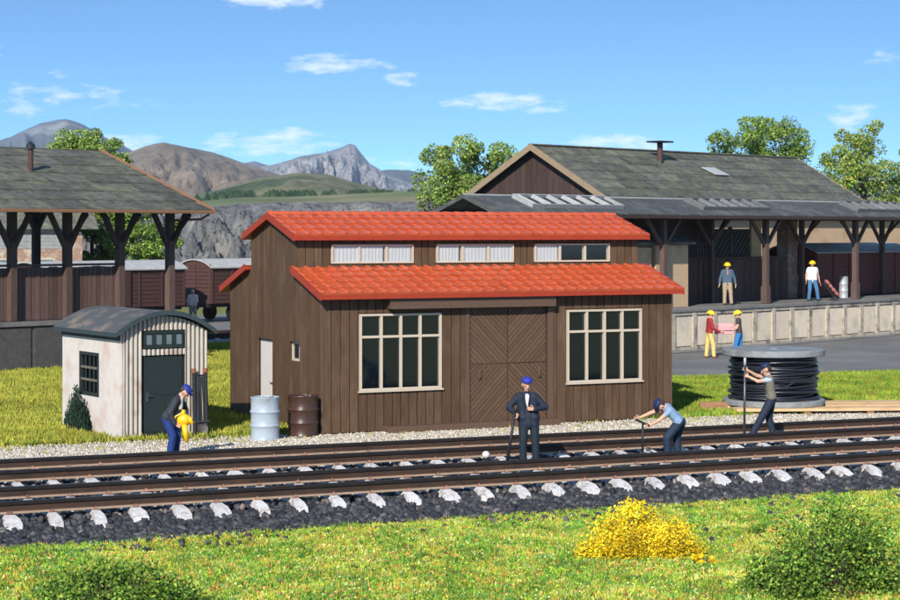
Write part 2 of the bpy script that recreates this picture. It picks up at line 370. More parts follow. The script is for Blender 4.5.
# ---- ballast bed, stones, sleepers and rails
M_bed = mat('ballast_bed', (.045, .045, .05), .95, .4, 16, .03)
bp = [(-1.35, -.36), (-.70, -.24), (-.3, -.15), (7.0, -.11), (7.45, -.02), (7.45, -.4), (-1.55, -.4)]
bed = MB().prism([fr(TR_O, TR_A, -32, b, z) for b, z in bp], fr((0,0,0), TR_A, 78, 0)).obj('ballast_bed', M_bed)
structure(bed)
def stones(name, a0, a1, b0, b1, zf, dens, smin, smax, cols, wts, tv=ICO, tf=_if):
    n = int((a1-a0)*(b1-b0)*dens); a = nr.uniform(a0, a1, n); b = nr.uniform(b0, b1, n)
    c, s = math.cos(TR_A), math.sin(TR_A); sc = nr.uniform(smin, smax, n)
    pos = np.stack([TR_O[0]+a*c-b*s, TR_O[1]+a*s+b*c, zf(a, b)+sc*.2], 1)
    scl = sc[:, None]*nr.uniform(.7, 1.2, (n, 3))
    return stuff(scatter(name, tv, tf, pos, scl, rotm(n), pal(n, cols, wts, .35), M_stone))
DARK = [(.024, .025, .030), (.042, .042, .047), (.075, .072, .074), (.13, .11, .10)]
bz = lambda a, b: -.35 + .20*np.clip((b+1.35)/1.05, 0, 1)
stones('ballast_stones', -24, 30, -1.5, -.15, lambda a, b: bz(a, b)-.03, 200, .05, .10, DARK, [4, 4, 2, .4])
stones('ballast_stones', -24, 30, -.15, 7.1, lambda a, b: -.11+0*a, 90, .045, .08, DARK+[(.3, .25, .22)], [4, 4, 2, .6, .7])
stones('strewn_stones', -24, 30, -2.6, -1.35, lambda a, b: -.33+0*a, 9, .03, .065, DARK, [4, 4, 2, .6])
PALE = [(.50, .44, .36), (.42, .36, .27), (.60, .56, .49), (.22, .17, .12), (.34, .20, .13)]
def pz(a, b): return 0*a + .004
stones('gravel_pebbles', -20, 26, 6.95, 9.6, pz, 330, .014, .036, PALE, [4, 3, 3, .8, .3], OCT, OCF)
stones('gravel_pebbles', -20, 26, 9.6, 10.9, pz, 160, .014, .034, PALE, [4, 3, 3, .8, .3], OCT, OCF)

GAUGE = 1.9
def rail_mesh(part):
    if part == 'foot': prof = [(-.08, .032), (.08, .032), (.08, .048), (.03, .062), (-.03, .062), (-.08, .048)]
    elif part == 'web': prof = [(-.03, .06), (.03, .06), (.014, .08), (.014, .168), (-.014, .168), (-.014, .08)]
    else: prof = [(-.014, .165), (.014, .165), (.046, .178), (.046, .228), (.036, .238), (-.036, .238), (-.046, .228), (-.046, .178)]
    return prof
def sleeper_mesh():
    L = GAUGE + 1.0; b = MB(); y0, y1 = -.5, GAUGE + .5
    # chunky concrete sleeper, shoulders sloping at the ends
    st = [(y0-.10, .12, -.26, .08), (y0-.07, .17, -.18, .12), (y0+.02, .19, -.11, .15), (y0+.18, .185, -.035, .135), (y0+.34, .16, .012, .08), (y0+.8, .16, .0, .10), ((y0+y1)/2, .15, -.03, .10)]
    st = st + [(y0+y1-a, w, z, t) for a, w, z, t in st[-2::-1]]
    vs = []; 
    for y, w_, z, t in st: vs += [(-w_, y, -.3), (w_, y, -.3), (t, y, z), (-t, y, z)]
    n = len(st); fs = [(0, 1, 2, 3), tuple(reversed([(n-1)*4+i for i in range(4)]))]
    for k in range(n-1):
        for i in range(4): j = (i+1) % 4; fs.append((k*4+i, k*4+4+i, k*4+4+j, k*4+j))
    b.add(vs, fs); return b.mesh('sleeper', M_sleeper)
ME_SL = sleeper_mesh()
ME_CLIP = MB().cbox(-.05, .05, -.04, .04, 0, .045, .012).cyl((0, 0, .045), (0, 0, .065), .022, .018, 6).mesh('rail_clip', M_clip)
def track(label, b0, pitch, a0, a1, off):
    t = thing('railway_track', label, 'railway track', fr(TR_O, TR_A, 0, b0), TR_A)
    for k in (0, GAUGE):
        b = MB()
        for p, mi in (('web', 0),): b.prism([(a0-2, y+k, z) for y, z in rail_mesh(p)], (a1-a0+4, 0, 0), mi)
        rail = b.obj('rail', M_rust, t)
        MB().prism([(a0-2, y+k, z) for y, z in rail_mesh('head')], (a1-a0+4, 0, 0)).obj('rail_head', M_railhead, rail)
        MB().prism([(a0-2, y+k, z) for y, z in rail_mesh('foot')], (a1-a0+4, 0, 0)).obj('rail_foot', M_foot, rail)
    n = int((a1-a0)/pitch)
    for i in range(n):
        s = place(ME_SL, 'sleeper', t, (a0 + off + i*pitch + rnd.uniform(-.03, .03), rnd.uniform(-.04, .04), (.018 + rnd.uniform(-.006, .0))), (0, 0, rnd.uniform(-.02, .02)))
        s.scale = (rnd.uniform(.66, 1.02), rnd.uniform(.97, 1.03), 1)
        for k in (0, GAUGE):
            for d in (-1, 1): place(ME_CLIP, 'rail_clip', s, (rnd.uniform(-.02, .02), k + d*.13, .012), (0, 0, rnd.uniform(-.2, .2)))
track('front railway track with pale concrete sleeper ends above dark ballast', 0.0, .735, -20, 27, 0)
track('rear railway track nearest the brown workshop', 6.28-GAUGE, .735, -20, 27, .3)

# a further track behind, by the open shed at the left
M_rusty2 = M_rust
ft = thing('railway_track', 'distant rusty track between the open shed and the freight wagons', 'railway track', (G(218, 339)), PL_A)
for k in (0, GAUGE):
    MB().cbox(-45, 30, k-.05, k+.05, 0, .25, .01).obj('rail', M_rust, ft)
for i in range(50):
    place(ME_SL, 'sleeper', ft, (-20 + i*.9, 0, .03))

# ---- grass
TUFT_V = []; TUFT_F = []
for i in range(5):
    a = i*1.257 + .3; ca, sa = math.cos(a), math.sin(a); l = [.9, .7, 1.0, .6, .8][i]
    o = len(TUFT_V); TUFT_V += [(-.16*sa + .1*ca, .16*ca + .1*sa, 0), (.16*sa + .1*ca, -.16*ca + .1*sa, 0), (.55*l*ca, .55*l*sa, l)]; TUFT_F.append((o, o+1, o+2))
GREEN = [(.18, .37, .04), (.32, .50, .05), (.54, .54, .07), (.07, .23, .02), (.72, .30, .08), (.06, .25, .12), (.74, .72, .30), (.32, .14, .06)]
def clump_col(p, cell, cols, wts, jit=.2):
    q = p[:, :2] + .35*cell*np.stack([np.sin(p[:,1]*9/cell*.1), np.sin(p[:,0]*11/cell*.1)], 1)
    c = np.floor(q/cell).astype(np.int64); h = (c[:,0]*73856093 ^ c[:,1]*19349663) & 0xffff
    rng = np.random.default_rng(3); tab = pal(65536, cols, wts, jit, rng); return tab[h]
def grass(name, pts, smin, smax, cols, wts, patch=None, jit=.25, alt=None):
    n = len(pts); sc = nr.uniform(smin, smax, n)
    col = .5*clump_col(pts, smax*1.1, cols, wts) + .5*pal(n, cols, wts, jit)
    if alt is not None:                                # greener patches
        c2 = .5*clump_col(pts, smax*1.1, cols, alt) + .5*pal(n, cols, alt, jit)
        k = np.array([mnoise.fractal(Vector((p[0]*.9, p[1]*.55, 3.0)), 1.0, 2.0, 3) for p in pts])
        k = np.clip(k*2.8 + .58 + nr.normal(0, .12, n), 0, 1)[:, None]; col = col*(1-k) + c2*k
    if patch is not None: col = col*(patch[:, None])
    return stuff(scatter(name, TUFT_V, TUFT_F, pts, sc, rotm(n, .45), np.clip(col, 0, 1), M_flock))
def pick(n, x0, x1, y0, y1, cond):
    x = nr.uniform(x0, x1, n); y = nr.uniform(y0, y1, n); k = cond(x, y); x, y = x[k], y[k]
    return np.stack([x, y, ground_z(x, y)-.01], 1)
fo = pick(250000, -10, 11, 22, 44, lambda x, y: (np.abs(x) < y*.245+.4) & (-(x)*math.sin(TR_A)+(y-TR_O[1])*math.cos(TR_A) < -1.25 + .22*np.sin(x*1.3) + .2*np.sin(x*2.9+1) + .16*np.sin(x*7.1) + nr.normal(0, .22, x.shape)))
def patchiness(p, s=.5, lo=.78, hi=1.2):
    v = np.sin(p[:,0]*s*3.1+1.3*np.sin(p[:,1]*s*2.7))*np.sin(p[:,1]*s*3.7+1.1*np.sin(p[:,0]*s*2.1+2))
    return lo + (hi-lo)*(v*.5+.5)
grass('lawn_grass', fo, .035, .09, GREEN, [2.0, 3.6, 5.4, .8, 1.8, .4, 1.4, .7], patchiness(fo, .9, .8, 1.15), alt=[5, 4, 1.6, 4.6, .7, 2.0, .3, .5])
pt = patchiness(fo, 1.7, 0, 1)*.6 + patchiness(fo, .6, 0, 1)*.4
dk = fo[(pt > .60) & (nr.uniform(0, 1, len(fo)) < .16)]
grass('grass_tufts', dk, .06, .13, [(.06, .15, .02), (.12, .22, .03), (.20, .27, .03)], [2, 2, 1])
fg = fo[nr.choice(len(fo), 42000, replace=False)].copy(); fg[:, 2] += .03
stuff(scatter('turf_crumbs', OCT, OCF, fg, nr.uniform(.012, .034, len(fg)), rotm(len(fg)), np.clip(clump_col(fg, .07, GREEN, [2, 4, 4, 2.2, 2.2, 1, 1.4, 1.2], .3), 0, 1), M_flock))
def off_build(x, y):                                    # not under the sheds
    def inside(O, A, a0, a1, b0, b1):
        a = (x-O[0])*math.cos(A)+(y-O[1])*math.sin(A); b = -(x-O[0])*math.sin(A)+(y-O[1])*math.cos(A)
        return (a > a0) & (a < a1) & (b > b0) & (b < b1)
    return ~(inside(SH_O, SH_A, -.05, 9.8, -.1, 6.2) | inside((-7.58, 46), R(32.6), 0, 2.2, 0, 3.6))
def beyond(x, y, e): return -(x)*math.sin(TR_A)+(y-TR_O[1])*math.cos(TR_A) > e
md = pick(150000, -18, -1, 41, 87, lambda x, y: beyond(x, y, 10.7) & off_build(x, y) & (np.abs(x) < y*.25+1) & (y < 84 + .35*(x+12)))
mdn = md[:, 1]
grass('meadow_grass', md, .08, .2, [(.33, .32, .05), (.42, .38, .06), (.22, .27, .04), (.08, .15, .02)], [4, 4, 2.6, 1.3], patchiness(md, .3, .8, 1.15))
mr_ = pick(150000, 3, 22, 46, 70, lambda x, y: beyond(x, y, 10.4) & off_build(x, y) & (x < y*.25+1) & (x > y*.095) & (y < 65.5 + .35*(x-8) + nr.normal(0, .3, x.shape)))
grass('yard_grass', mr_, .07, .17, [(.15, .27, .03), (.26, .36, .04), (.42, .42, .06), (.06, .15, .02), (.45, .24, .06)], [4, 4, 2.4, 2.2, .9], patchiness(mr_, .4))
ed = pick(26000, -14, 16, 36, 60, lambda x, y: beyond(x, y, 9.0) & ~beyond(x, y, 11.2) & off_build(x, y) & (np.abs(x) < y*.25) & (nr.uniform(0, 1, x.shape) < .35*(.5+.5*np.sin(x*1.7)*np.sin(x*.6+1))**2 + .03))
grass('path_edge_grass', ed, .06, .13, [(.35, .36, .04), (.5, .45, .06), (.15, .22, .03)], [4, 3, 2])

# ---- hills behind: each a real ridge with its own distance
def ridge(name, prof, D, depth, m, rough=.1, nx=260, ny=46, freq=6.0, seed=0.0, flat=0.0, ymin=None):
    px = np.array([p[0] for p in prof], float); pz_ = np.array([p[1] for p in prof], float)
    X = np.linspace(px[0], px[-1], nx); vs = []
    for j in range(ny):
        t = j/(ny-1)                                     # 0 front foot .. 0.6 crest .. 1 back foot
        for i in range(nx):
            zc = (230-np.interp(X[i], px, pz_))/2000*D + CAM_H
            k = t/.62 if t < .62 else (1-t)/.38
            s = k**(.8 if t < .62 else 1)
            if flat and t < .62: s = min(1, (t/.62)/flat)
            xx = (X[i]-450)/2000*D; yy = D + (t-.62)*depth
            nzv = fbm(xx/D*freq*3+seed, yy/depth*freq*.35+seed, seed)
            rg = abs(fbm(xx/D*freq*5+seed*2, yy/depth*freq*.5, seed+3))
            z = -2 + (zc+2)*s + (nzv*.8 - rg)*rough*(zc+6)*(.25+.75*math.sin(math.pi*min(1, k)))*((1 if s < .72 else max(.08, 1-(s-.72)*3.5)) if flat else (1 if k < .7 else max(.12, 1-(k-.7)*3.2)))
            vs.append((xx*(yy/D), yy, z))
    F = [(j*nx+i, j*nx+i+1, (j+1)*nx+i+1, (j+1)*nx+i) for j in range(ny-1) for i in range(nx-1)]
    me = bpy.data.meshes.new(name); me.from_pydata(vs, [], F); me.materials.append(m); me.polygons.foreach_set('use_smooth', [True]*len(F))
    return structure(place(me, name))
M_rock = mat('quarry_rock', (.12, .12, .122), .95, .5, (.5, .5, .25), 1.6, col2=(.20, .19, .17), c2scale=.16, bscale=.6)
M_field = mat('dry_field', (.23, .20, .11), .95, .3, .06, .4, col2=(.12, .15, .06), c2scale=.02)
M_greenh = mat('green_hill', (.17, .165, .085), .95, .4, .06, 4, col2=(.06, .085, .035), c2scale=.02, c2lo=.45, c2hi=.6)
M_brownh = mat('brown_hill', (.18, .145, .11), .95, .4, .03, 10, col2=(.25, .20, .15), c2scale=.012, c2lo=.45, c2hi=.65)
M_greym = mat('grey_mountain', (.34, .335, .34), .95, .35, .012, 40, col2=(.19, .185, .185), c2scale=.006, c2lo=.5, c2hi=.62)
M_bluem = mat('dark_mountain', (.13, .14, .15), .95, .3, .005, 20, col2=(.30, .30, .29), c2scale=.004, c2lo=.55, c2hi=.7)
ridge('quarry_hill', [(-200, 212), (0, 210), (120, 212), (175, 212), (200, 208), (235, 205), (290, 203), (430, 203), (600, 205), (900, 208), (1150, 212)], 280, 60, M_rock, .30, 420, 70, 40, 1.0, .72)
ridge('field_hill', [(-250, 208), (120, 208), (180, 204), (240, 199), (300, 198), (360, 195), (420, 193), (520, 193), (900, 200), (1150, 206)], 520, 420, M_field, .03, 200, 40, 8, 2.0, .9)
ridge('green_hill', [(-250, 200), (60, 200), (150, 199), (190, 196), (230, 186), (262, 177), (300, 172), (330, 174), (352, 181), (380, 188), (420, 192), (520, 196), (1150, 200)], 1000, 600, M_greenh, .14, 360, 60, 20, 3.0)
ridge('brown_hill', [(-250, 196), (60, 186), (90, 172), (120, 155), (145, 146), (163, 142), (185, 146), (215, 153), (245, 163), (275, 173), (300, 182), (340, 192), (420, 198), (1150, 200)], 1900, 1300, M_brownh, .22, 420, 80, 22, 4.0)
ridge('grey_mountain', [(150, 196), (200, 186), (240, 172), (257, 167), (278, 163), (302, 155.5), (323, 153), (338, 148.5), (349, 143.5), (355, 145), (361, 153), (369, 163), (392, 177), (410, 183), (440, 186), (520, 192), (700, 196)], 3600, 2400, M_greym, .34, 420, 80, 24, 5.0)
ridge('dark_mountain', [(-250, 170), (-120, 140), (-40, 150), (10, 136), (40, 122), (66, 117), (84, 124), (100, 134), (122, 144), (150, 160), (200, 172), (235, 164), (255, 160), (280, 168), (330, 180), (385, 169), (408, 169), (430, 175), (520, 184), (800, 180), (1150, 176)], 4800, 2600, M_bluem, .3, 420, 70, 16, 7.0)
# far wood: conifers along the field edge, reads as one mass
n = 1500; px = nr.uniform(195, 432, n); u = nr.uniform(0, 1, n)
D = 560 + u*230; k_keep = (np.sin(px*.09)+np.sin(px*.23+1) + nr.normal(0, .5, n)) > -.25; px, D = px[k_keep], D[k_keep]
zt = np.interp(px, [195, 230, 300, 360, 432], [200, 195, 194.5, 194, 192.5])
pos = np.stack([(px-450)/2000*D, D, CAM_H + (230-zt)/2000*D - 1.5], 1); n = len(pos)
con_v = [(math.cos(i*1.0472)*.38, math.sin(i*1.0472)*.38, 0) for i in range(6)] + [(0, 0, 1)]; con_f = [(i, (i+1) % 6, 6) for i in range(6)]
stuff(scatter('far_wood', con_v, con_f, pos, np.stack([nr.uniform(2, 4.5, n)]*2+[nr.uniform(1.6, 3.4, n)], 1), rotm(n, .05), pal(n, [(.03, .055, .025), (.05, .075, .03)], [1, 1], .3), M_leaf))

# ---- trees
LEAF_V = [(-.5, 0, 0), (0, -.35, .12), (.5, 0, 0), (0, .35, .12)]; LEAF_F = [(0, 1, 2, 3)]
def tree(label, base, h, crown, nclump, nleaf, cols, wts, leaf=(.10, .22), group='trees behind the sheds', trunk=.16, seed=1, dense=.55):
    r = random.Random(seed); g = np.random.default_rng(seed)
    cx, cz, rx, rz_ = crown
    t = thing('tree', label, 'tree', base, 0, group)
    b = MB(); top = Vector((cx, 0, cz)); b.cyl((0, 0, -.1), top*.55, trunk, trunk*.7, 8); b.cyl(top*.55, top + Vector((0, 0, rz_*.4)), trunk*.7, trunk*.2, 7)
    cl = []
    for i in range(nclump):
        while True:
            p = Vector((r.uniform(-1, 1), r.uniform(-1, 1), r.uniform(-1, 1)))
            if .25 < p.length < 1: break
        p = Vector((cx + p.x*rx, p.y*rx*.9, cz + p.z*rz_)); cl.append((p, r.uniform(.16, .32)*rx))
        if i % 3 == 0:
            s = top*.55 + (top*.45 + Vector((0, 0, rz_*.2)))*r.uniform(.0, .8); b.cyl(s, p, trunk*.28, trunk*.08, 5)
    b.obj('trunk', M_bark, t, smooth=True)
    ci = g.integers(0, nclump, nleaf); P = np.array([list(c[0]) for c in cl]); S = np.array([c[1] for c in cl])
    d = g.normal(0, 1, (nleaf, 3)); d /= np.linalg.norm(d, axis=1)[:, None]
    rad = g.uniform(.3, 1.0, nleaf)**.5
    pos = P[ci] + d*(S[ci]*rad)[:, None]*np.array([1, 1, .8])
    tone = g.uniform(.75, 1.25, nclump)[ci]
    col = np.clip(pal(nleaf, cols, wts, .3, g)*tone[:, None], 0, 1)
    stuff_ = scatter('crown', LEAF_V, LEAF_F, pos, g.uniform(*leaf, nleaf), rotm(nleaf, math.pi, g), col, M_leaf, t)
    return t
TG = [(.14, .23, .035), (.21, .30, .05), (.08, .15, .025), (.30, .36, .10)]
def at(px, Y, z=0): return ((px-450)/2000*Y, Y, z)
def zpx(py, Y): return CAM_H + (230-py)/2000*Y
tree('light green broadleaf tree left of the dark plank gable', at(468, 112), 0, (0, zpx(176, 112), 2.85, 2.45), 60, 15000, TG, [3, 3, 2, 2], seed=3)
tree('round green tree rising above the mossy hall ridge', at(756, 135), 0, (0, zpx(146, 135), 3.3, 2.2), 56, 13000, TG, [3, 2, 3, 1], seed=5)
tree('tall tree at the right end of the mossy hall roof', at(866, 130), 0, (0, zpx(172, 130), 3.3, 3.1), 60, 14000, TG+[(.36, .30, .05)], [3, 3, 2, 1, 1.6], seed=7)
tree('small tree with crown just above the ridge of the open shed', at(92, 125), 0, (0, zpx(160, 125), 2.9, 2.0), 50, 12000, TG, [3, 3, 2, 1.5], seed=9)
tree('leafy tree seen between the posts of the open shed', at(102, 124), 0, (0, zpx(238, 124), 2.3, 2.6), 46, 13500, TG, [4, 2, 3, 1], seed=11)
tree('green tree seen below the right eave corner of the open shed', at(148, 122), 0, (0, zpx(241, 122), 2.1, 2.5), 44, 13500, TG, [4, 2, 3, 1], seed=13)
tree('tree seen through the gap in the hall wall', at(777, 128), 0, (0, zpx(250, 128), 2.2, 2.6), 34, 4000, TG, [3, 2, 3, 1], seed=15)
tree('tree at the far left beyond the brick house', at(10, 150), 0, (0, zpx(190, 150), 3.5, 4.0), 44, 6000, TG, [3, 3, 2, 1], seed=17)

# ---- foreground shrubs
def bush(label, base, rx, ry, rz_, n, cols, wts, leaf, seed, nst=26, name='bush', lump=18):
    g = np.random.default_rng(seed); r = random.Random(seed)
    t = thing(name, label, 'bush', base, 0, 'shrubs in the foreground grass')
    b = MB()
    for i in range(nst):
        a = r.uniform(0, 6.28); e = r.uniform(.2, .9); k = r.uniform(.35, .68)
        b.cyl((math.cos(a)*.1*rx, math.sin(a)*.1*ry, -.03), (math.cos(a)*rx*e*k, math.sin(a)*ry*e*k, rz_*k*math.sqrt(max(.05, 1-e*e*.8))), .012, .004, 5)
    b.obj('stems', M_bark, t)
    lc = g.normal(0, 1, (lump, 3)); lc[:, 2] = np.abs(lc[:, 2])*.72; lc /= np.linalg.norm(lc, axis=1)[:, None]; lc *= g.uniform(.40, .86, (lump, 1))
    ci = g.integers(0, lump, n); d = g.normal(0, 1, (n, 3)); d /= np.linalg.norm(d, axis=1)[:, None]
    q = lc[ci] + d*g.uniform(.1, 1, (n, 1))**.65*g.uniform(.17, .36, lump)[ci][:, None]
    q[:, 2] = np.abs(q[:, 2]); q = q*np.array([rx, ry, rz_])*.92; q[:, 2] += .01
    tone = g.uniform(.5, 1.45, lump)[ci]*g.uniform(.8, 1.2, n)
    scatter('foliage', LEAF_V, LEAF_F, q, g.uniform(*leaf, n), rotm(n, math.pi, g), np.clip(pal(n, cols, wts, .25, g)*tone[:, None], 0, 1), M_leaf, t)
    return t
def gb(px, py):
    p = G(px, py, -.32); p.z = float(ground_z(np.array(p.x), np.array(p.y))); return p
bush('bright yellow flowering bush in the foreground grass', gb(643, 556), 1.2, .85, 1.0, 17000, [(.82, .56, .012), (.78, .48, .01), (.88, .68, .04), (.58, .38, .01), (.28, .26, .02)], [5, 3, 3, .5, .25], (.026, .058), 21, 30, 'flowering_bush', 80)
bush('small yellow flowering sprig beside the big yellow bush', gb(704, 566), .26, .22, .22, 420, [(.78, .50, .008), (.70, .40, .006), (.85, .60, .02)], [5, 3, 3], (.025, .05), 23, 14, 'flowering_bush', 10)
DG = [(.085, .17, .02), (.15, .25, .028), (.045, .10, .014), (.28, .34, .05)]
bush('large dark green bush at the right front corner', gb(828, 592), 1.4, .9, 1.5, 13000, DG, [4, 3, 2.4, 1.6], (.03, .068), 25, 40, 'bush', 60)
bush('low dark green bush before the large green one', gb(770, 590), .62, .5, .38, 4500, DG, [4, 3, 2, 1.4], (.03, .06), 27, 24, 'bush', 22)
bush('dark green bush at the left front corner, mostly cut by the frame', gb(122, 612), 1.55, .8, .95, 10000, DG, [4, 3, 2.4, 1.6], (.03, .068), 29, 40, 'bush', 54)
bush('small dark green tuft between yellow bush and right bush', gb(757, 535), .22, .2, .2, 700, DG, [4, 3, 2, 1.4], (.025, .05), 31, 12, 'bush', 9)
for px, py, s in [(706, 532, .05), (712, 541, .055), (423, 535, .045), (770, 517, .06), (797, 520, .05)]:
    p = gb(px, py); b = MB(); b.add([(v*s*np.array([1.2, 1, .8])).tolist() for v in ICO], _if)
    so_ = place(b.mesh('stone', mat('dark_fieldstone_%d' % px, (.035, .036, .045), .7)), 'stone', None, (p.x, p.y, p.z+.05), (rnd.random(), 0, rnd.random()*3))
    tag(so_, {706: 'dark stone in the grass right of the yellow bush, upper of two', 712: 'dark stone in the grass right of the yellow bush, lower of two', 423: 'lone dark stone in the grass below the front track', 770: 'larger dark stone on the grass edge below the right track end', 797: 'dark stone near the top of the right green bush'}[px], 'stone', 'dark stones in the grass')

sh_ = bush('dark green foliage added in place of a cast shadow on the white hut side wall', fr((-7.58, 46, 0), R(32.6), -.12, 2.32, -.42), .72, .72, 1.0, 17000, [(.012, .028, .016), (.02, .04, .022), (.03, .055, .02)], [4, 3, .6], (.04, .09), 41, 40, 'shadow_foliage', 70)  # near-black leaf patch added to stand for a cast shadow on the wall
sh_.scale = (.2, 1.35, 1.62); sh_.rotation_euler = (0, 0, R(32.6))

# ============================================================ WORKSHOP
SHL, SHW = 9.75, 6.16
CW0, CW1 = 1.56, 4.60                                    # clerestory front and back
LT, UT = 3.42, 4.72                                      # wall tops
SLP = .33
shop = thing('workshop', 'long brown board workshop with two tiers of red tiled roof', 'workshop', SH_O, SH_A)
WIN = [(.96, 3.14, 1.0, 2.84), (6.66, 8.86, 1.0, 2.84)]
DOOR = (3.91, 6.10, .1, 2.95)
CWIN = [(.90, 3.13, 4.02, 4.50), (3.77, 5.98, 4.02, 4.50), (6.59, 8.85, 4.02, 4.50)]
def holed(b, x0, x1, z0, z1, y0, y1, holes, axis='x'):
    xs_ = sorted({x0, x1, *[h[0] for h in holes], *[h[1] for h in holes]}); zs = sorted({z0, z1, *[h[2] for h in holes], *[h[3] for h in holes]})
    for xa, xb in zip(xs_[:-1], xs_[1:]):
        for za, zb in zip(zs[:-1], zs[1:]):
            xm, zm = (xa+xb)/2, (za+zb)/2
            if any(h[0] < xm < h[1] and h[2] < zm < h[3] for h in holes): continue
            if axis == 'x': b.box(xa, xb, y0, y1, za, zb)
            else: b.box(y0, y1, xa, xb, za, zb)
b = MB()
holed(b, .03, SHL-.03, 0, LT, .03, .13, WIN + [DOOR])
holed(b, .03, SHL-.03, 3.3, UT, CW0+.03, CW0+.13, CWIN)
GD = (3.14, 4.18, 0, 2.10); GW = (1.36, 2.01, 1.65, 2.12)
holed(b, .13, SHW-.03, 0, 3.4, .03, .13, [GD, GW], 'y')
b.box(.03, .13, CW0, CW1, 3.4, UT); b.prism([(.03, CW0, UT), (.03, CW1, UT), (.03, (CW0+CW1)/2, UT+.48)], (.1, 0, 0))
b.prism([(.03, .13, 3.4), (.03, CW0, 3.4), (.03, CW0, 3.9)], (.1, 0, 0)); b.prism([(.03, SHW-.03, 3.4), (.03, CW1, 3.4), (.03, CW1, 3.9)], (.1, 0, 0))
b.box(SHL-.13, SHL-.03, .13, SHW-.03, 0, 3.4); b.box(SHL-.13, SHL-.03, CW0, CW1, 3.4, UT)
b.box(.13, SHL-.13, SHW-.13, SHW-.03, 0, LT); b.box(.03, SHL-.03, CW1-.13, CW1-.03, 3.3, UT)
b.obj('wall', M_shedbase, shop)
MB().box(.13, SHL-.13, .13, SHW-.13, .01, .05).obj('floor', M_room, shop)
MB().box(.14, SHL-.14, 2.9, 2.95, .05, 4.6).obj('partition', M_room, shop)

def cuts(x0, x1, z0, z1, holes):                        # board pieces left between openings
    segs = [(z0, z1)]
    for h in holes:
        if h[1] <= x0 + .02 or h[0] >= x1 - .02: continue
        ns = []
        for a, c in segs:
            if h[3] <= a or h[2] >= c: ns.append((a, c)); continue
            if h[2] - a > .03: ns.append((a, h[2]))
            if c - h[3] > .03: ns.append((h[3], c))
        segs = ns
    return segs
def split_x(x0, x1, holes, p):                          # board edges, snapped to openings
    ed = sorted({x0, x1, *[h[0] for h in holes], *[h[1] for h in holes]}); res = []
    for a, c in zip(ed[:-1], ed[1:]):
        n_ = max(1, round((c-a)/p)); res += [(a+(c-a)*i/n_, a+(c-a)*(i+1)/n_) for i in range(n_)]
    return res
P = .218; gp = .011
hs = [(h[0]-.02, h[1]+.02, h[2]-.02, h[3]+.02) for h in WIN] + [DOOR]
for x0, x1 in split_x(0, SHL, hs, P):
    for z0, z1 in cuts(x0, x1, .03, LT+.02, hs):
        y = -.018 + rnd.uniform(-.005, .005); board('plank', M_shed, shop, x0+gp, x1-gp, y, .028, z0, z1)
hs = [(h[0]-.02, h[1]+.02, h[2]-.02, h[3]+.02) for h in CWIN]
for x0, x1 in split_x(0, SHL, hs, P):
    for z0, z1 in cuts(x0, x1, 3.75, UT+.03, hs):
        y = CW0 - .018 + rnd.uniform(-.005, .005); board('plank', M_shed, shop, x0+gp, x1-gp, y, CW0+.028, z0, z1)
def gtop(wv):
    if wv < CW0: return LT + .33*wv - .02
    if wv > CW1: return LT + .33*(SHW-wv) - .02
    return UT + .32*min(wv-CW0, CW1-wv)
hs = [GD, GW]
for w0, w1 in split_x(0, SHW, [GD, GW, (CW0, CW1, 9, 10)], P):
    for z0, z1 in cuts(w0, w1, .03, gtop((w0+w1)/2) + .02, hs):
        x = -.018 + rnd.uniform(-.005, .005); board('plank', M_shed, shop, x, .028, w0+gp*.6, w1-gp*.6, z0, z1)
for x in (-.03, SHL-.02): board('corner_post', M_trim, shop, x, x+.05, -.035, .05, .0, LT)

# windows
def win_big(x0, x1, z0, z1):
    f = MB(); y0, y1 = -.055, .06; t = .055
    f.cbox(x0, x1, y0, y1, z0, z0+t, .008); f.cbox(x0, x1, y0, y1, z1-t, z1, .008); f.cbox(x0, x0+t, y0+.002, y1, z0+t, z1-t, .006); f.cbox(x1-t, x1, y0+.002, y1, z0+t, z1-t, .006)
    zc = z0 + (z1-z0)*.70; wd = (x1-x0-2*t)/4
    for i in (1, 2, 3): f.cbox(x0+t+wd*i-.03, x0+t+wd*i+.03, y0+.008, y1, z0+t, z1-t, .006)
    f.cbox(x0+t, x1-t, y0+.014, y1-.01, zc-.03, zc+.03, .006)
    wo = f.obj('window', M_cream, shop)
    board('sill', M_cream, wo, x0-.04, x1+.04, -.085, -.01, z0-.035, z0+.002)
    for i in range(4):
        a, c = x0+t+wd*i+.03, x0+t+wd*(i+1)-.03
        if i == 0: a = x0+t
        if i == 3: c = x1-t
        for za, zb in ((z0+t, zc-.03), (zc+.03, z1-t)):
            MB().box(a-.005, c+.005, .018, .024, za-.005, zb+.005).obj('pane', M_glassd, wo, rot=(rnd.uniform(-.004, .004), 0, rnd.uniform(-.004, .004)))
for h in WIN: win_big(*h)
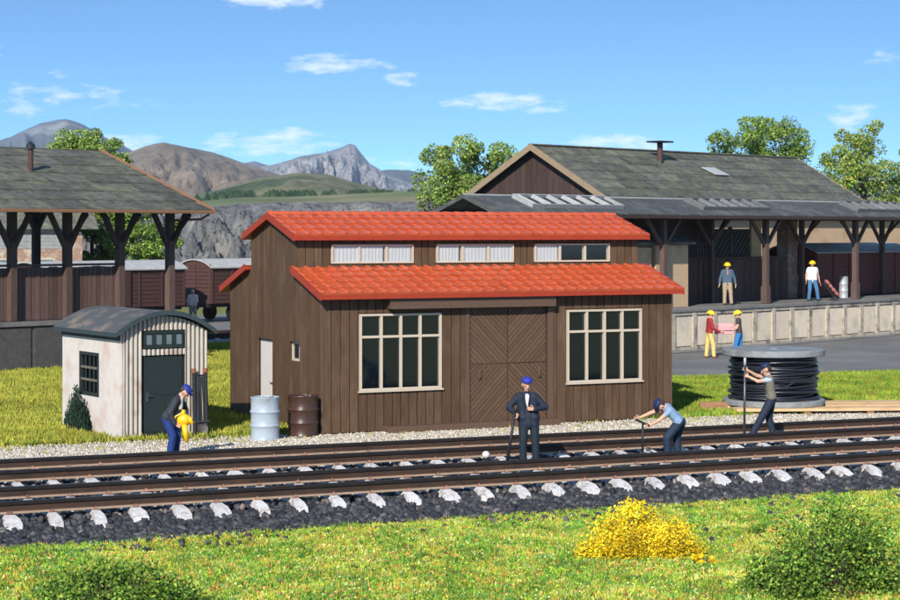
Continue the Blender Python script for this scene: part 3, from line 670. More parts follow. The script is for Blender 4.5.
def win_cl(x0, x1, z0, z1, curt):
    f = MB(); y0, y1 = CW0-.055, CW0+.07; t = .045
    f.cbox(x0, x1, y0, y1, z0, z0+t, .008); f.cbox(x0, x1, y0, y1, z1-t, z1, .008); f.cbox(x0, x0+t, y0+.002, y1, z0+t, z1-t, .006); f.cbox(x1-t, x1, y0+.002, y1, z0+t, z1-t, .006)
    wd = (x1-x0)/3
    for i in (1, 2): f.cbox(x0+wd*i-.03, x0+wd*i+.03, y0+.008, y1, z0+t, z1-t, .006)
    wo = f.obj('window', M_cream, shop)
    for i in range(3):
        a, c = x0+wd*i+.03, x0+wd*(i+1)-.03
        MB().add([(a-.01, CW0-.028, z0+t-.005), (c+.01, CW0-.028, z0+t-.005), (c+.01, CW0-.028, z1-t+.005), (a-.01, CW0-.028, z1-t+.005)], [(0, 1, 2, 3)]).obj('pane', M_glassl, wo)
        k = curt[i]
        if k:
            n_ = 26; b = MB(); e0 = a-.02; e1 = a + (c-a)*k
            vs = [(e0+(e1-e0)*j/n_, CW0-.008+.008*math.sin(j*1.7+i), z) for z in (z0, z1) for j in range(n_+1)]
            b.add(vs, [(j, j+1, n_+2+j, n_+1+j) for j in range(n_)]); b.obj('curtain', M_curtain, wo, smooth=True)
win_cl(*CWIN[0], (1.05, .92, .95)); win_cl(*CWIN[1], (.9, .97, 1.05)); win_cl(*CWIN[2], (.95, 0, 0))
# gable door and small window
d = MB().cbox(.07, .11, GD[0]+.02, GD[1]-.02, .03, GD[3]-.02, .008).obj('door', M_whitedoor, shop)
d['label'] = 'pale painted side door'
MB().cyl((.07, GD[0]+.2, 1.0), (.035, GD[0]+.2, 1.0), .018).cyl((.04, GD[0]+.2, 1.0), (.04, GD[0]+.32, 1.0), .012).obj('handle', M_steel, d)
f = MB(); holed(f, GW[0], GW[1], GW[2], GW[3], .05, .10, [(GW[0]+.06, GW[1]-.06, GW[2]+.06, GW[3]-.06)], 'y'); wo = f.obj('window', M_cream, shop)
MB().box(.072, .078, GW[0]+.05, GW[1]-.05, GW[2]+.05, GW[3]-.05).obj('pane', M_glassl, wo)
MB().box(.12, .125, GW[0]+.05, GW[0]+.36, GW[2]+.03, GW[3]-.03).obj('curtain', M_curtain, wo)
# sliding doors with diagonal boards
def clip_rect(poly, x0, x1, z0, z1):
    def cl_(p, ax, v, sg):
        o_ = []
        for i in range(len(p)):
            a, c = p[i], p[(i+1) % len(p)]; ia, ic_ = sg*(a[ax]-v) >= 0, sg*(c[ax]-v) >= 0
            if ia: o_.append(a)
            if ia != ic_:
                t = (v-a[ax])/(c[ax]-a[ax]); o_.append((a[0]+t*(c[0]-a[0]), a[1]+t*(c[1]-a[1])))
        return o_
    for ax, v, sg in ((0, x0, 1), (0, x1, -1), (1, z0, 1), (1, z1, -1)):
        if len(poly) < 3: return []
        poly = cl_(poly, ax, v, sg)
    return poly
for li, (x0, x1) in enumerate(((DOOR[0]+.02, 4.99-.008), (4.99+.008, DOOR[1]-.02))):
    leaf = MB().box(x0, x1, .03, .07, DOOR[2], DOOR[3]).obj('door_leaf', M_door, shop)
    zc = 1.55
    for pi, (z0, z1) in enumerate(((DOOR[2]+.01, zc-.012), (zc+.012, DOOR[3]-.01))):
        sg = -1 if (li + pi) % 2 else 1               # upper panels point down to the middle, lower up
        a0, a1, c0, c1 = x0+.01, x1-.01, z0, z1
        step = .135; k = -3.0
        while k < 4.5:
            q = [(a0-1, z0+k + sg*(-1)), (a1+1, z0+k+sg*(a1-a0+1)), (a1+1, z0+k+sg*(a1-a0+1)+step*.86), (a0-1, z0+k+sg*(-1)+step*.86)]
            pl = clip_rect(q, a0, a1, c0, c1)
            if len(pl) >= 3:
                yy = .006 + rnd.uniform(-.004, .004)
                MB().prism([(p[0], yy, p[1]) for p in pl], (0, .03-yy, 0)).obj('board', M_door, leaf)
            k += step
    hx = x0 + .22 if li == 0 else x1 - .25
    MB().cbox(hx, hx+.07, -.045, .004, 1.18, 1.42, .01).cbox(hx+.015, hx+.055, -.075, -.045, 1.22, 1.27, .008).obj('handle', M_trim, leaf)
board('door_post', M_trim, shop, 6.10, 6.26, -.05, .03, .05, 2.96)
board('door_post', M_trim, shop, 3.80, 3.91, -.04, .03, .05, 2.96)
board('sliding_rail_cover', M_trim, shop, 1.67, 6.22, -.26, -.03, 2.95, 3.21)
st = MB().cbox(1.55, 6.22, -.42, -.03, -.02, .15, .015).obj('door_step', M_trim, shop)

# roofs: slab, tiles, ridge tiles
OV = .17
def tile_mesh():
    w_, l = 1.0, 1.0; n_ = 8; vs = []
    def prof(t): return .006 + (.042*math.cos((t-.2)*math.pi/.36) if abs(t-.2) < .18 else 0)
    for (y, dz) in ((0, .05), (.04, .056), (.55, .03), (1.06, .0)):
        for i in range(n_+1): t = i/n_*1.04; vs.append((t*w_, y*l, prof(t) + dz))
    fs = [(k*(n_+1)+i, k*(n_+1)+i+1, (k+1)*(n_+1)+i+1, (k+1)*(n_+1)+i) for k in range(3) for i in range(n_)]
    o_ = len(vs)
    vs += [(i/n_*1.04, 0, .0) for i in range(n_+1)]
    fs += [(o_+i, o_+i+1, i+1, i) for i in range(n_)]
    me = MB().add(vs, fs).mesh('tile', M_tile, True)
    try: me.set_sharp_from_angle(angle=R(40))
    except Exception: pass
    return me
ME_TILE = tile_mesh()
def red_roof(y_eave, z_eave, y_top, z_top, rows, cols, singles, name='roof'):
    # slab from eave to top; y_eave may lie behind y_top for a rear slope
    x0, x1 = -OV, SHL+OV; dy, dz = y_top-y_eave, z_top-z_eave; L = math.hypot(dy, dz)
    slab = MB().prism([(x0, y_eave, z_eave-.10), (x0, y_eave, z_eave-.004), (x0, y_top, z_top-.004), (x0, y_top, z_top-.10)], (x1-x0, 0, 0)).obj(name, M_fascia, shop)
    ang = math.atan2(dz, abs(dy)); tw = (x1-x0)/cols; tl = L/rows
    mats_ = []
    for r_ in range(rows):
        for c in range(cols):
            s = r_*tl/L
            y = y_eave + dy*s; z = z_eave + dz*s
            if dy > 0: M4 = Matrix.Translation((x0+c*tw, y, z)) @ Matrix.Rotation(ang, 4, 'X')
            else: M4 = Matrix.Translation((x0+(c+1)*tw, y, z)) @ Matrix.Rotation(math.pi, 4, 'Z') @ Matrix.Rotation(ang, 4, 'X')
            mats_.append((M4, (tw, tl, 1)))
    if singles:
        for M4, sc in mats_:
            o = place(ME_TILE, 'tile', slab); o.matrix_local = M4 @ Matrix.Diagonal((*sc, 1)); 
            o.rotation_euler.x += rnd.uniform(-.004, .004)
    else:
        b = MB(); tv = [Vector(v.co) for v in ME_TILE.vertices]; tf = [tuple(p.vertices) for p in ME_TILE.polygons]
        for M4, sc in mats_:
            K = M4 @ Matrix.Diagonal((*sc, 1)); b.add([K @ v for v in tv], tf)
        stuff(b.obj('tiles', M_tile, slab, smooth=True))
    return slab
CM = (CW0+CW1)/2; RZ = 5.24; E_U = 4.70; E_L = 3.31
up = red_roof(CW0-.26, E_U, CM, RZ, 4, 31, True)
red_roof(CW1+.26, E_U, CM, RZ, 4, 31, False)
red_roof(-.36, E_L, CW0-.03, E_L+.33*(CW0+.33), 5, 31, True)
red_roof(SHW+.36, E_L, CW1+.03, E_L+.33*(SHW+.33-CW1), 5, 31, False)
me_r = MB(); n_ = 8
vs = []
for x, r_ in ((0, .115), (.03, .125), (.34, .10)):
    for i in range(n_+1):
        a = math.pi*i/n_; vs.append((x, r_*1.05*math.cos(a), r_*.8*math.sin(a)))
me_r.add(vs, [(k*(n_+1)+i, (k+1)*(n_+1)+i, (k+1)*(n_+1)+i+1, k*(n_+1)+i+1) for k in range(2) for i in range(n_)]).add([vs[i] for i in range(n_+1)], [tuple(range(n_+1))])
ME_RIDGE = me_r.mesh('ridge_tile', M_tile, True)
for i in range(31): place(ME_RIDGE, 'ridge_tile', up, (-OV + i*(SHL+2*OV)/31, CM, RZ+.0))
for y0, z0, y1, z1 in ((CW0-.26, E_U, CM, RZ), (CW1+.26, E_U, CM, RZ), (-.36, E_L, CW0-.03, E_L+.33*(CW0+.33)), (SHW+.36, E_L, CW1+.03, E_L+.33*(SHW+.33-CW1))):
    for x in (-OV-.03, SHL+OV): MB().prism([(x, y0, z0-.12), (x, y0, z0+.05), (x, y1, z1+.05), (x, y1, z1-.12)], (.03, 0, 0)).obj('verge_board', M_fascia, shop)

# ============================================================ HUT
HO, HA = (-7.58, 46.0, 0), R(32.6); HL, HW = 2.19, 3.55
hut = thing('lamp_hut', 'small white hut with corrugated front and arched grey roof', 'hut', HO, HA)
HT = 2.52
b = MB(); holed(b, 0, HW, 0, HT, 0, .1, [(1.26, 2.43, .92, 1.95)], 'y'); b.box(HL-.1, HL, .1, HW, 0, HT); b.box(.1, HL-.1, HW-.1, HW, 0, HT)
b.obj('wall', M_plaster, hut)
def arch(x, e=0.0): t = (x-HL/2)/(HL/2); return HT + .36*(1 - t*t) + e
HD = (.59, 1.60, 0, 1.92); HTR = (.59, 1.60, 2.10, 2.50)
b = MB(); b.box(.1, HD[0], .1, .16, 0, HT); b.box(HD[1], HL-.1, .1, .16, 0, HT); b.box(HD[0], HD[1], .1, .16, 1.92, 2.10)
pts = [(x, arch(x, -.03)) for x in np.linspace(.02, HL-.02, 17)]
b.prism([(x, .1, z) for x, z in [(HL-.02, 2.50), (.02, 2.50)] + pts], (0, .06, 0)); b.obj('wall', M_hutdark, hut)
def corr(x0, x1, zb, zt_f):
    pitch = .112; n_ = max(4, int((x1-x0)/pitch*16)); b = MB(); vs = []
    for j in range(n_+1):
        x = x0 + (x1-x0)*j/n_; ph = (x/pitch) % 1.0
        s_ = min(1, max(0, (abs(ph-.5)-.17)/.14)); y = .085 - .085*(1-s_*s_*(3-2*s_))
        vs += [(x, y, zb), (x, y, zt_f(x))]
    b.add(vs, [(2*j, 2*j+2, 2*j+3, 2*j+1) for j in range(n_)]); return auto_smooth(b.obj('corrugated_sheet', M_corr, hut), 50)
corr(.0, HD[0]-.03, .02, lambda x: arch(x, -.04)); corr(HD[1]+.03, HL, .02, lambda x: arch(x, -.04)); corr(HD[0]-.03, HD[1]+.03, 2.52, lambda x: arch(x, -.04)); corr(HD[0]-.03, HD[1]+.03, 1.94, lambda x: 2.08)
dr = MB().cbox(HD[0]+.02, HD[1]-.02, .06, .12, .02, HD[3]-.01, .006).cbox(HD[0]+.1, HD[1]-.1, .05, .06, .15, .85, .006).cbox(HD[0]+.1, HD[1]-.1, .05, .06, 1.0, 1.8, .006).obj('door', M_hutdark, hut)
MB().cbox(HD[0]+.06, HD[0]+.13, .03, .06, .85, 1.08, .006).cyl((HD[0]+.09, .03, 1.0), (HD[0]+.09, .0, 1.0), .014, n=8).bar((HD[0]+.09, .0, 1.0), (HD[0]+.21, .0, 1.0), .02, .02).obj('handle', M_steel, dr)
f = MB(); f.cbox(HTR[0], HTR[1], .0, .09, 2.44, 2.5, .006); f.cbox(HTR[0], HTR[1], .0, .09, 2.10, 2.17, .006)
tw = (HTR[1]-HTR[0])/4
for i in range(5): f.cbox(HTR[0]+i*tw-.035 if i else HTR[0], HTR[0]+i*tw+.035 if i < 4 else HTR[1], .004, .088, 2.17, 2.44, .006)
wo = f.obj('window', M_hutdark, hut)
M_dimglass = mat('dim_window_pane', (.13, .16, .17), .12, .25, 3, 0, 0, .6)
for i in range(4): MB().box(HTR[0]+i*tw+.04, HTR[0]+(i+1)*tw-.04, .045, .055, 2.18, 2.43).obj('pane', M_dimglass, wo)
# side window with iron bars
f = MB(); holed(f, 1.26, 2.43, .92, 1.95, -.02, .07, [(1.34, 2.35, 1.0, 1.87)], 'y'); wo = f.obj('window', M_hutdark, hut)
M_bar = mat('dull_window_bar', (.14, .12, .09), .6)
for i in range(1, 4): y = 1.34+1.01*i/4; MB().cbox(.0, .03, y-.025, y+.025, 1.0, 1.87, .006).obj('bar', M_hutdark, wo)
for j in range(1, 3): z = 1.0+.87*j/3; MB().cbox(-.012, .018, 1.34, 2.35, z-.03, z+.03, .006).obj('bar', M_bar, wo)
for i in range(4):
    for j in range(3): MB().box(.05, .056, 1.36+i*.2525, 1.36+(i+1)*.2525-.04, 1.01+j*.29, 1.01+(j+1)*.29-.02).obj('pane', M_glassd, wo)
MB().box(.3, .32, .3, 3.2, .2, 2.4).obj('partition', M_room, hut)
MB().box(-.03, .0, -.0, HW, 2.30, HT+.02).obj('eave_board', M_hutdark, hut)
xs_ = np.linspace(-.17, HL+.17, 25); pts = []
for x in xs_: pts.append((x, arch(x, .02)))
b = MB().prism([(x, -.16, z) for x, z in pts] + [(x, -.16, z+.07) for x, z in pts[::-1]], (0, HW+.32, 0)); rf = b.obj('roof', M_hutroof, hut)
b = MB().prism([(x, -.19, z-.03) for x, z in pts] + [(x, -.19, z+.085) for x, z in pts[::-1]], (0, .028, 0)); b.obj('roof_edge', M_hutroofedge, rf)
MB().box(-.19, -.172, -.16, HW+.16, arch(-.17, -.01), arch(-.17, .09)).obj('roof_edge', M_hutroofedge, rf)

# tools leaning beside the hut door
def shovel(label, p, lean):
    t = thing('shovel', label, 'shovel', p, HA)
    MB().cyl((0, 0, .30), (lean, .14, 1.42), .02, .02, 8).cyl((lean-.07, .14, 1.43), (lean+.07, .14, 1.43), .02, .02, 8).obj('handle', M_black, t)
    b = MB(); vs = []
    for z, hw, y in ((.0, .05, -.06), (.05, .11, -.055), (.18, .135, -.035), (.33, .125, -.005), (.36, .05, .0)):
        for k in (-1, -.5, 0, .5, 1): vs.append((hw*k, y + .035*(1-k*k), z))
    for i in range(len(vs)): pass
    fs = [(r_*5+i, r_*5+i+1, r_*5+5+i+1, r_*5+5+i) for r_ in range(4) for i in range(4)]
    o_ = len(vs); vs2 = [(x, y+.012, z) for x, y, z in vs]; b.add(vs + vs2, fs + [tuple(reversed([k+o_ for k in f_])) for f_ in fs])
    b.obj('blade', mat('dull_shovel_steel', (.13, .115, .10), .5, .3, 12, 0, 0, .5, .4), t, smooth=True)
    MB().cyl((-.19, -.02, .36), (.19, -.02, .36), .02, .02, 8).obj('foot_tread', M_steel, t)
shovel('spade with wide blade standing against the corrugated hut front', fr(HO, HA, 1.97, -.2), .02)
for i, (x, lab) in enumerate(((1.80, 'left of two thick black iron bars leaning by the hut door'), (2.10, 'right of two thick black iron bars leaning by the hut door'))):
    t = thing('iron_bar', lab, 'iron bar', fr(HO, HA, x, -.1), HA, 'iron bars beside the hut door')
    MB().cyl((0, -.08, 0), (.0, -.005, 1.5), .055, .05, 8).obj('shaft', M_black, t); MB().cyl((0, -.005, 1.5), (.0, .0, 1.6), .065, .06, 8).obj('collar', mat('rust_brown_collar_%d' % i, (.22, .08, .04), .7), t)

# ============================================================ BARRELS, DRUM
def barrel(name, label, p, r_, h, m, group=None, rings=True):
    t = thing(name, label, 'barrel', p, rnd.uniform(0, 3), group)
    prof = [(r_*.97, 0), (r_, .012), (r_, .03), (r_*.975, .045)]
    for zc in (h*.34, h*.66): prof += [(r_*.975, zc-.05), (r_*1.0, zc-.03), (r_*1.05, zc-.008), (r_*1.05, zc+.008), (r_*1.0, zc+.03), (r_*.975, zc+.05)]
    prof += [(r_*.975, h-.045), (r_, h-.03), (r_*1.01, h-.01), (r_, h), (r_*.95, h), (r_*.94, h-.025), (.001, h-.02)]
    o = MB().lathe(prof, 36).obj('body', m, t); auto_smooth(o, 50)
    MB().cyl((r_*.5, 0, h-.02), (r_*.5, 0, h+.0), .05, .045, 12).obj('bung', M_steel, t)
    return t
M_greyb = mat('pale_grey_drum_paint', (.34, .39, .44), .42, .10, 7, .001, spec=.4, col2=(.26, .28, .30), c2scale=3, c2lo=.55, c2hi=.75)
M_brownb = mat('dark_brown_drum_paint', (.055, .026, .018), .35, .25, 9, .001, spec=.5)
barrel('barrel', 'pale grey steel barrel by the workshop side door', G(265, 440), .335, 1.0, M_greyb)
barrel('barrel', 'dark brown barrel at the workshop corner', G(303, 436), .36, .96, M_brownb)

drum = thing('cable_drum', 'large drum of black cable lying flat between grey flanges', 'cable drum', (8.72, 53.9, .16), 0)
M_flange = mat('grey_drum_flange', (.23, .24, .245), .7, .2, 6, .006, col2=(.17, .175, .175), c2scale=2.5)
M_cable = mat('black_cable', (.014, .016, .022), .33, .3, 12, 0, 0, .6)
FR = 1.37
def flange(z, t_):
    o = MB().lathe([(.001, z), (FR-.02, z), (FR, z+.02), (FR, z+t_-.02), (FR-.02, z+t_), (.16, z+t_), (.15, z+t_-.03), (.001, z+t_-.03)], 64).obj('flange', M_flange, drum); return auto_smooth(o, 40)
flange(0, .15); fl2 = flange(1.32, .17)
MB().cyl((0, 0, .15), (0, 0, 1.32), 1.0, 1.0, 40).obj('core', M_black, drum, smooth=True)
pts = []; turns = 21; sg = 52
for i in range(turns*sg+1):
    a = 2*math.pi*i/sg; k = i/sg
    rr = 1.12 + .035*math.sin(a*2.3+k*.7) + .03*math.sin(k*2.1) + (.02 if int(k) % 3 == 0 else 0)
    z = .18 + 1.11*k/turns + .025*math.sin(a*1.7+k*3.1)
    pts.append((rr*math.cos(a), rr*math.sin(a), min(1.29, max(.19, z))))
def sweep(pts, r_, n_=7):
    b = MB(); vs = []
    for i, p in enumerate(pts):
        p = Vector(p); d_ = (Vector(pts[min(i+1, len(pts)-1)]) - Vector(pts[max(i-1, 0)])).normalized(); x = d_.cross(Vector((0, 0, 1)))
        x = x.normalized() if x.length > 1e-4 else Vector((1, 0, 0)); y = x.cross(d_)
        for j in range(n_): vs.append(p + (x*math.cos(2*math.pi*j/n_) + y*math.sin(2*math.pi*j/n_))*r_)
    fs = [(i*n_+j, i*n_+(j+1) % n_, (i+1)*n_+(j+1) % n_, (i+1)*n_+j) for i in range(len(pts)-1) for j in range(n_)]
    b.add(vs, fs); return b
sweep(pts, .036).obj('cable', M_cable, drum, smooth=True)
pts = []
for i in range(90):
    a = -2.6 + i*.03; pts.append((1.165*math.cos(a), 1.165*math.sin(a), .45 + .5*(i/89)**1.5 + .04*math.sin(i*.3)))
sweep(pts, .025).obj('loose_cable_end', M_cable, drum, smooth=True)
# timber skid under the drum
M_skid = mat('fresh_pale_timber', (.56, .36, .19), .75, .25, (3, 24, 24), .004, .12, col2=(.34, .20, .10), c2scale=1.5, c2lo=.5, c2hi=.75)
M_skid2 = mat('brown_skid_timber', (.28, .15, .075), .8, .3, (3, 24, 24), .004, .12)
skid = thing('timber_skid', 'wooden skid of planks under the cable drum', 'pallet', (8.9, 53.7, 0), R(5))
for i, y in enumerate((-1.05, -.72, .0, .72, 1.05)): board('plank', M_skid if i else M_skid, skid, -1.5, 4.2, y-.14, y+.14, .085, .16)
for x in (-1.3, .4, 2.1, 3.9): board('bearer', M_skid2, skid, x-.09, x+.09, -1.15, 1.15, .0, .084)
log = thing('timber_baulk', 'brown timber baulk left of the cable drum on the grass', 'timber', G(735, 411), R(-3))
board('baulk', M_skid2, log, -.95, .75, -.12, .12, .0, .24)
board('baulk_cleat', M_skid2, log, -.6, -.3, -.14, -.121, .05, .16)

# ============================================================ PLATFORM (right)
PZ = 1.70
plat = thing('loading_platform', 'long concrete loading platform with pale panelled front', 'platform', PL_O, PL_A)
PT0, PT1 = -8.0, 42.0
MB().box(PT0, PT1, .16, 14, 0, PZ-.14).obj('core', M_darkconc, plat)
MB().cbox(PT0, PT1, -.06, 14, PZ-.138, PZ, .015).obj('deck', M_conc, plat)
pitch = 1.47; i0 = int(PT0/pitch)
for i in range(i0, int(PT1/pitch)):
    x = i*pitch + .05
    if x < -4: continue
    board('panel', M_panel, plat, x+.165, x+pitch-.165, .05, .158, .19, PZ-.31)
    board('rib', M_panelframe, plat, x-.125, x+.125, -.02, .157, .0, PZ-.142)
    board('rail', M_panelframe, plat, x+.127, x+pitch-.127, .0, .156, PZ-.275, PZ-.142)
    board('plinth', M_panelframe, plat, x+.127, x+pitch-.127, -.01, .156, .0, .155)
kerb = MB().cbox(-8, 42, -.75, -.25, 0, .07, .02).obj('yard_kerb', M_conc); structure(kerb); kerb.location = PL_O; kerb.rotation_euler = (0, 0, PL_A)

# ---- canopy over the platform
can = thing('platform_canopy', 'low grey gabled canopy on braced timber posts along the platform', 'canopy', PL_O, PL_A)
CT0, CT1 = -11.1, 42.0; CE, CR, CWD = 5.44, 6.13, 3.1
def sheets(parent, name, m, t0, t1, w_e, z_e, w_r, z_r, rows, colw, th=.05, jog=.012):
    dy, dz = w_r-w_e, z_r-z_e
    for r_ in range(rows):
        s0, s1 = r_/rows, (r_+1)/rows; n_ = max(1, round((t1-t0)/colw)); off_ = (r_ % 2)*.4
        for c in range(n_):
            a, e = t0+(t1-t0)*c/n_, t0+(t1-t0)*(c+1)/n_
            if r_ % 2 and c: a += off_*colw*.5
            if r_ % 2 and c < n_-1: e += off_*colw*.5
            lift = .035 + rnd.uniform(0, jog)
            q = [(a+.006, w_e+dy*s0, z_e+dz*s0+lift), (a+.006, w_e+dy*(s1+.03/rows), z_e+dz*(s1+.03/rows)+.004), (a+.006, w_e+dy*(s1+.03/rows), z_e+dz*(s1+.03/rows)-th+.02), (a+.006, w_e+dy*s0, z_e+dz*s0+lift-th)]
            MB().prism(q, (e-a-.012, 0, 0)).obj(name, m, parent)
sheets(can, 'roof_sheet', M_felt2, CT0, CT1, -.35, CE, 1.35, CR, 1, 3.2)
sheets(can, 'roof_sheet', M_felt2, CT0, CT1, 3.05, CE, 1.35, CR, 1, 8.0)
MB().box(CT0, CT1, 1.27, 1.43, CR-.02, CR+.035).obj('ridge_flashing', M_lightedge, can)
MB().cbox(CT0+.05, CT1, -.37, -.31, CE-.14, CE-.025, .01).obj('eave_board', M_darkwood, can)
MB().cbox(CT0, CT1, .40, .60, CE-.16, CE+.08, .01).obj('plate_beam', M_darkwood, can)
MB().cbox(CT0, CT1, 2.6, 2.8, CE-.16, CE+.08, .01).obj('plate_beam', M_darkwood, can)
for y0, y1 in ((-.35, 1.35), (3.05, 1.35)):
    MB().prism([(CT0-.04, y0, CE-.13), (CT0-.04, y0, CE+.02), (CT0-.04, y1, CR+.02), (CT0-.04, y1, CR-.13)], (.038, 0, 0)).obj('verge_board', M_felt2, can)
for w_, thick, ts in ((.5, .22, [.06+7.5*k for k in range(6)]), (2.7, .2, [-.65+7.35*k for k in range(6)])):
    for t in ts:
        ps = MB().cbox(t-thick/2, t+thick/2, w_-thick/2, w_+thick/2, PZ+.0, CE-.16, .015).obj('post', M_post, can)
        MB().cbox(t-thick*.68, t+thick*.68, w_-thick*.68, w_+thick*.68, PZ, PZ+.75, .02).obj('post_base', M_post, ps)
        for d_ in (-1, 1): MB().bar((t+d_*.08, w_, CE-1.25), (t+d_*1.15, w_, CE-.13), .13, .13).obj('brace', M_post, ps)
        MB().bar((t, w_+(.08 if w_ < 1 else -.08), CE-1.0), (t, 1.5 + (-.15 if w_ < 1 else .15), CE-.05), .1, .1).obj('brace', M_post, ps)
for k in range(int((CT1-CT0)/1.2)):
    x = CT0+.3+k*1.2
    if -1 < x < 22: MB().bar((x, -.3, CE-.04), (x, 1.3, CR-.07), .07, .1).obj('rafter', M_darkwood, can)
M_paleframe = mat('weathered_white_frame', (.30, .30, .295), .6, .25, 8, .002, .1)
def skylight(t0, ln):
    # raised glazed box on the front slope
    dirw = Vector((0, 1.7, .69)).normalized(); nrm_ = Vector((0, -.69, 1.7)).normalized(); base = Vector((t0, .12, CE + .47*.4057 + .05))
    W_ = 1.05
    f = MB()
    def P3(a, s, h): return base + Vector((a, 0, 0)) + dirw*s + nrm_*h
    for (a0, a1, s0, s1) in ((0, ln, 0, .07), (0, ln, W_-.07, W_), (0, .07, .07, W_-.07), (ln-.07, ln, .07, W_-.07)):
        f.add([P3(a, s, h) for h in (-.08, .13) for a, s in ((a0, s0), (a1, s0), (a1, s1), (a0, s1))], [(0,3,2,1),(4,5,6,7),(0,1,5,4),(1,2,6,5),(2,3,7,6),(3,0,4,7)])
    sk = f.obj('skylight', M_paleframe if t0 < 0 else M_zinc, can)
    n_ = 6
    for i in range(n_):
        a0 = .09 + (ln-.18)*i/n_; a1 = a0 + (ln-.18)/n_
        q = [P3(a0, .07, .02), P3(a0+.04, .07, .02), P3(a0+.15, .07, .15), P3(a0+.11, .07, .15)]
        MB().prism(q, dirw*(W_-.14)).obj('louvre', M_paleframe if t0 < 0 else M_zinc, sk)
    MB().add([P3(.05, .05, .01), P3(ln-.05, .05, .01), P3(ln-.05, W_-.05, .01), P3(.05, W_-.05, .01)], [(0, 1, 2, 3)]).obj('pane', M_hutdark, sk)
for t0, ln in ((-8.7, 5.6), (2.3, 5.0), (14.6, 5.2)): skylight(t0, ln)

# ---- freight hall behind
hall = thing('freight_hall', 'big freight hall with mossy sheet roof and dark plank gable', 'freight hall', PL_O, PL_A)
HT0, HT1, HWm, HWh = 0.0, 20.2, 7.0, 4.2; HZ = 8.42; SL = .57
ze = HZ - SL*HWh
sheets(hall, 'roof_sheet', M_felt, HT0-.35, HT1+.3, HWm-HWh-.3, ze-.17, HWm, HZ, 7, 2.4, .06, .02)
sheets(hall, 'roof_sheet', M_felt, HT0-.35, HT1+.3, HWm+HWh+.3, ze-.17, HWm, HZ, 3, 5.0, .06, .02)
MB().cbox(HT0-.38, HT1+.33, HWm-.12, HWm+.12, HZ-.01, HZ+.06, .02).obj('ridge_cap', M_felt, hall)
for x in (HT0-.40, HT1+.3):
    for sg_ in (-1, 1):
        y0, y1 = HWm+sg_*(HWh+.3), HWm
        MB().prism([(x, y0, ze-.17-.22), (x, y0, ze-.17+.06), (x, y1, HZ+.06), (x, y1, HZ-.22)], (.05, 0, 0)).obj('verge_board', M_verge, hall)
# gable boards
nb = 28
for i in range(nb):
    y0, y1 = HWm-HWh+.1+(2*HWh-.2)*i/nb, HWm-HWh+.1+(2*HWh-.2)*(i+1)/nb
    zt_ = HZ-.12-SL*max(abs(y0-HWm), abs(y1-HWm)); board('gable_plank', M_darkwood, hall, HT0+.05+rnd.uniform(0, .015), HT0+.1, y0+.008, y1-.008, PZ, zt_)
MB().prism([(HT0+.101, HWm-HWh+.1, PZ), (HT0+.101, HWm+HWh-.1, PZ), (HT0+.101, HWm+HWh-.1, ze), (HT0+.101, HWm, HZ-.1), (HT0+.101, HWm-HWh+.1, ze)], (.1, 0, 0)).obj('gable_wall', M_darkwood, hall)
MB().prism([(HT1-.1, HWm-HWh+.1, ze-.6), (HT1-.1, HWm+HWh-.1, ze-.6), (HT1-.1, HWm+HWh-.1, ze), (HT1-.1, HWm, HZ-.1), (HT1-.1, HWm-HWh+.1, ze)], (.1, 0, 0)).obj('gable_wall', M_beige, hall)
MB().box(HT0+.2, 12.5, HWm+HWh-.2, HWm+HWh-.1, PZ, ze).obj('wall', M_darkwood, hall)
# front wall, in bays: windows, hatched doors, plaster, one open bay
FW = HWm-HWh+.45
M_darkgreen = mat('faded_dark_door', (.045, .055, .048), .7, .3, 8, .004)
bays = [(.2, 6.3, 'dark'), (6.3, 7.4, 'win'), (7.5, 10.6, 'door'), (10.7, 11.5, 'wall')]
for a, e, k in bays:
    if k in ('dark', 'wall'): MB().box(a, e, FW, FW+.12, PZ, ze-.2).obj('wall', M_darkwood if k == 'dark' else M_beige, hall)
    if k == 'win':
        b = MB(); holed(b, a, e, PZ, ze-.2, FW, FW+.12, [(a+.1, e-.1, 3.4, 4.8)]); b.obj('wall', M_darkwood, hall)
        f = MB(); holed(f, a+.1, e-.1, 3.4, 4.8, FW-.02, FW+.04, [(a+.15+j*.2, a+.15+j*.2+.16, 3.45+i*.27, 3.45+i*.27+.22) for j in range(4) for i in range(5)])
        wo = f.obj('window', M_post, hall); MB().box(a+.1, e-.1, FW+.05, FW+.055, 3.4, 4.8).obj('pane', M_dimglass, wo)
    if k == 'door':
        for c in range(2):
            x0, x1 = a+c*(e-a)/2, a+(c+1)*(e-a)/2
            dl = MB().box(x0+.06, x1-.06, FW, FW+.08, PZ, 4.9).obj('door_leaf', M_darkgreen, hall)
            for j in range(16):
                q = clip_rect([(x0-1, 1.0+j*.32), (x1+1, 1.0+j*.32+(x1-x0+2)), (x1+1, 1.0+j*.32+(x1-x0+2)+.05), (x0-1, 1.0+j*.32+.05)], x0+.1, x1-.1, 3.3, 4.85)
                if len(q) > 2: MB().prism([(p[0], FW-.03, p[1]) for p in q], (0, .028, 0)).obj('batten', M_darkwood, dl)
            MB().box(x0-.08, x0+.06, FW-.04, FW+.1, PZ, 5.0).obj('door_post', M_post, hall)
    if k == 'pier': pass
# brick pier
MB().cbox(13.6, 14.4, FW-.1, FW+.5, PZ, ze-.25, .02).obj('pier', M_brick, hall)
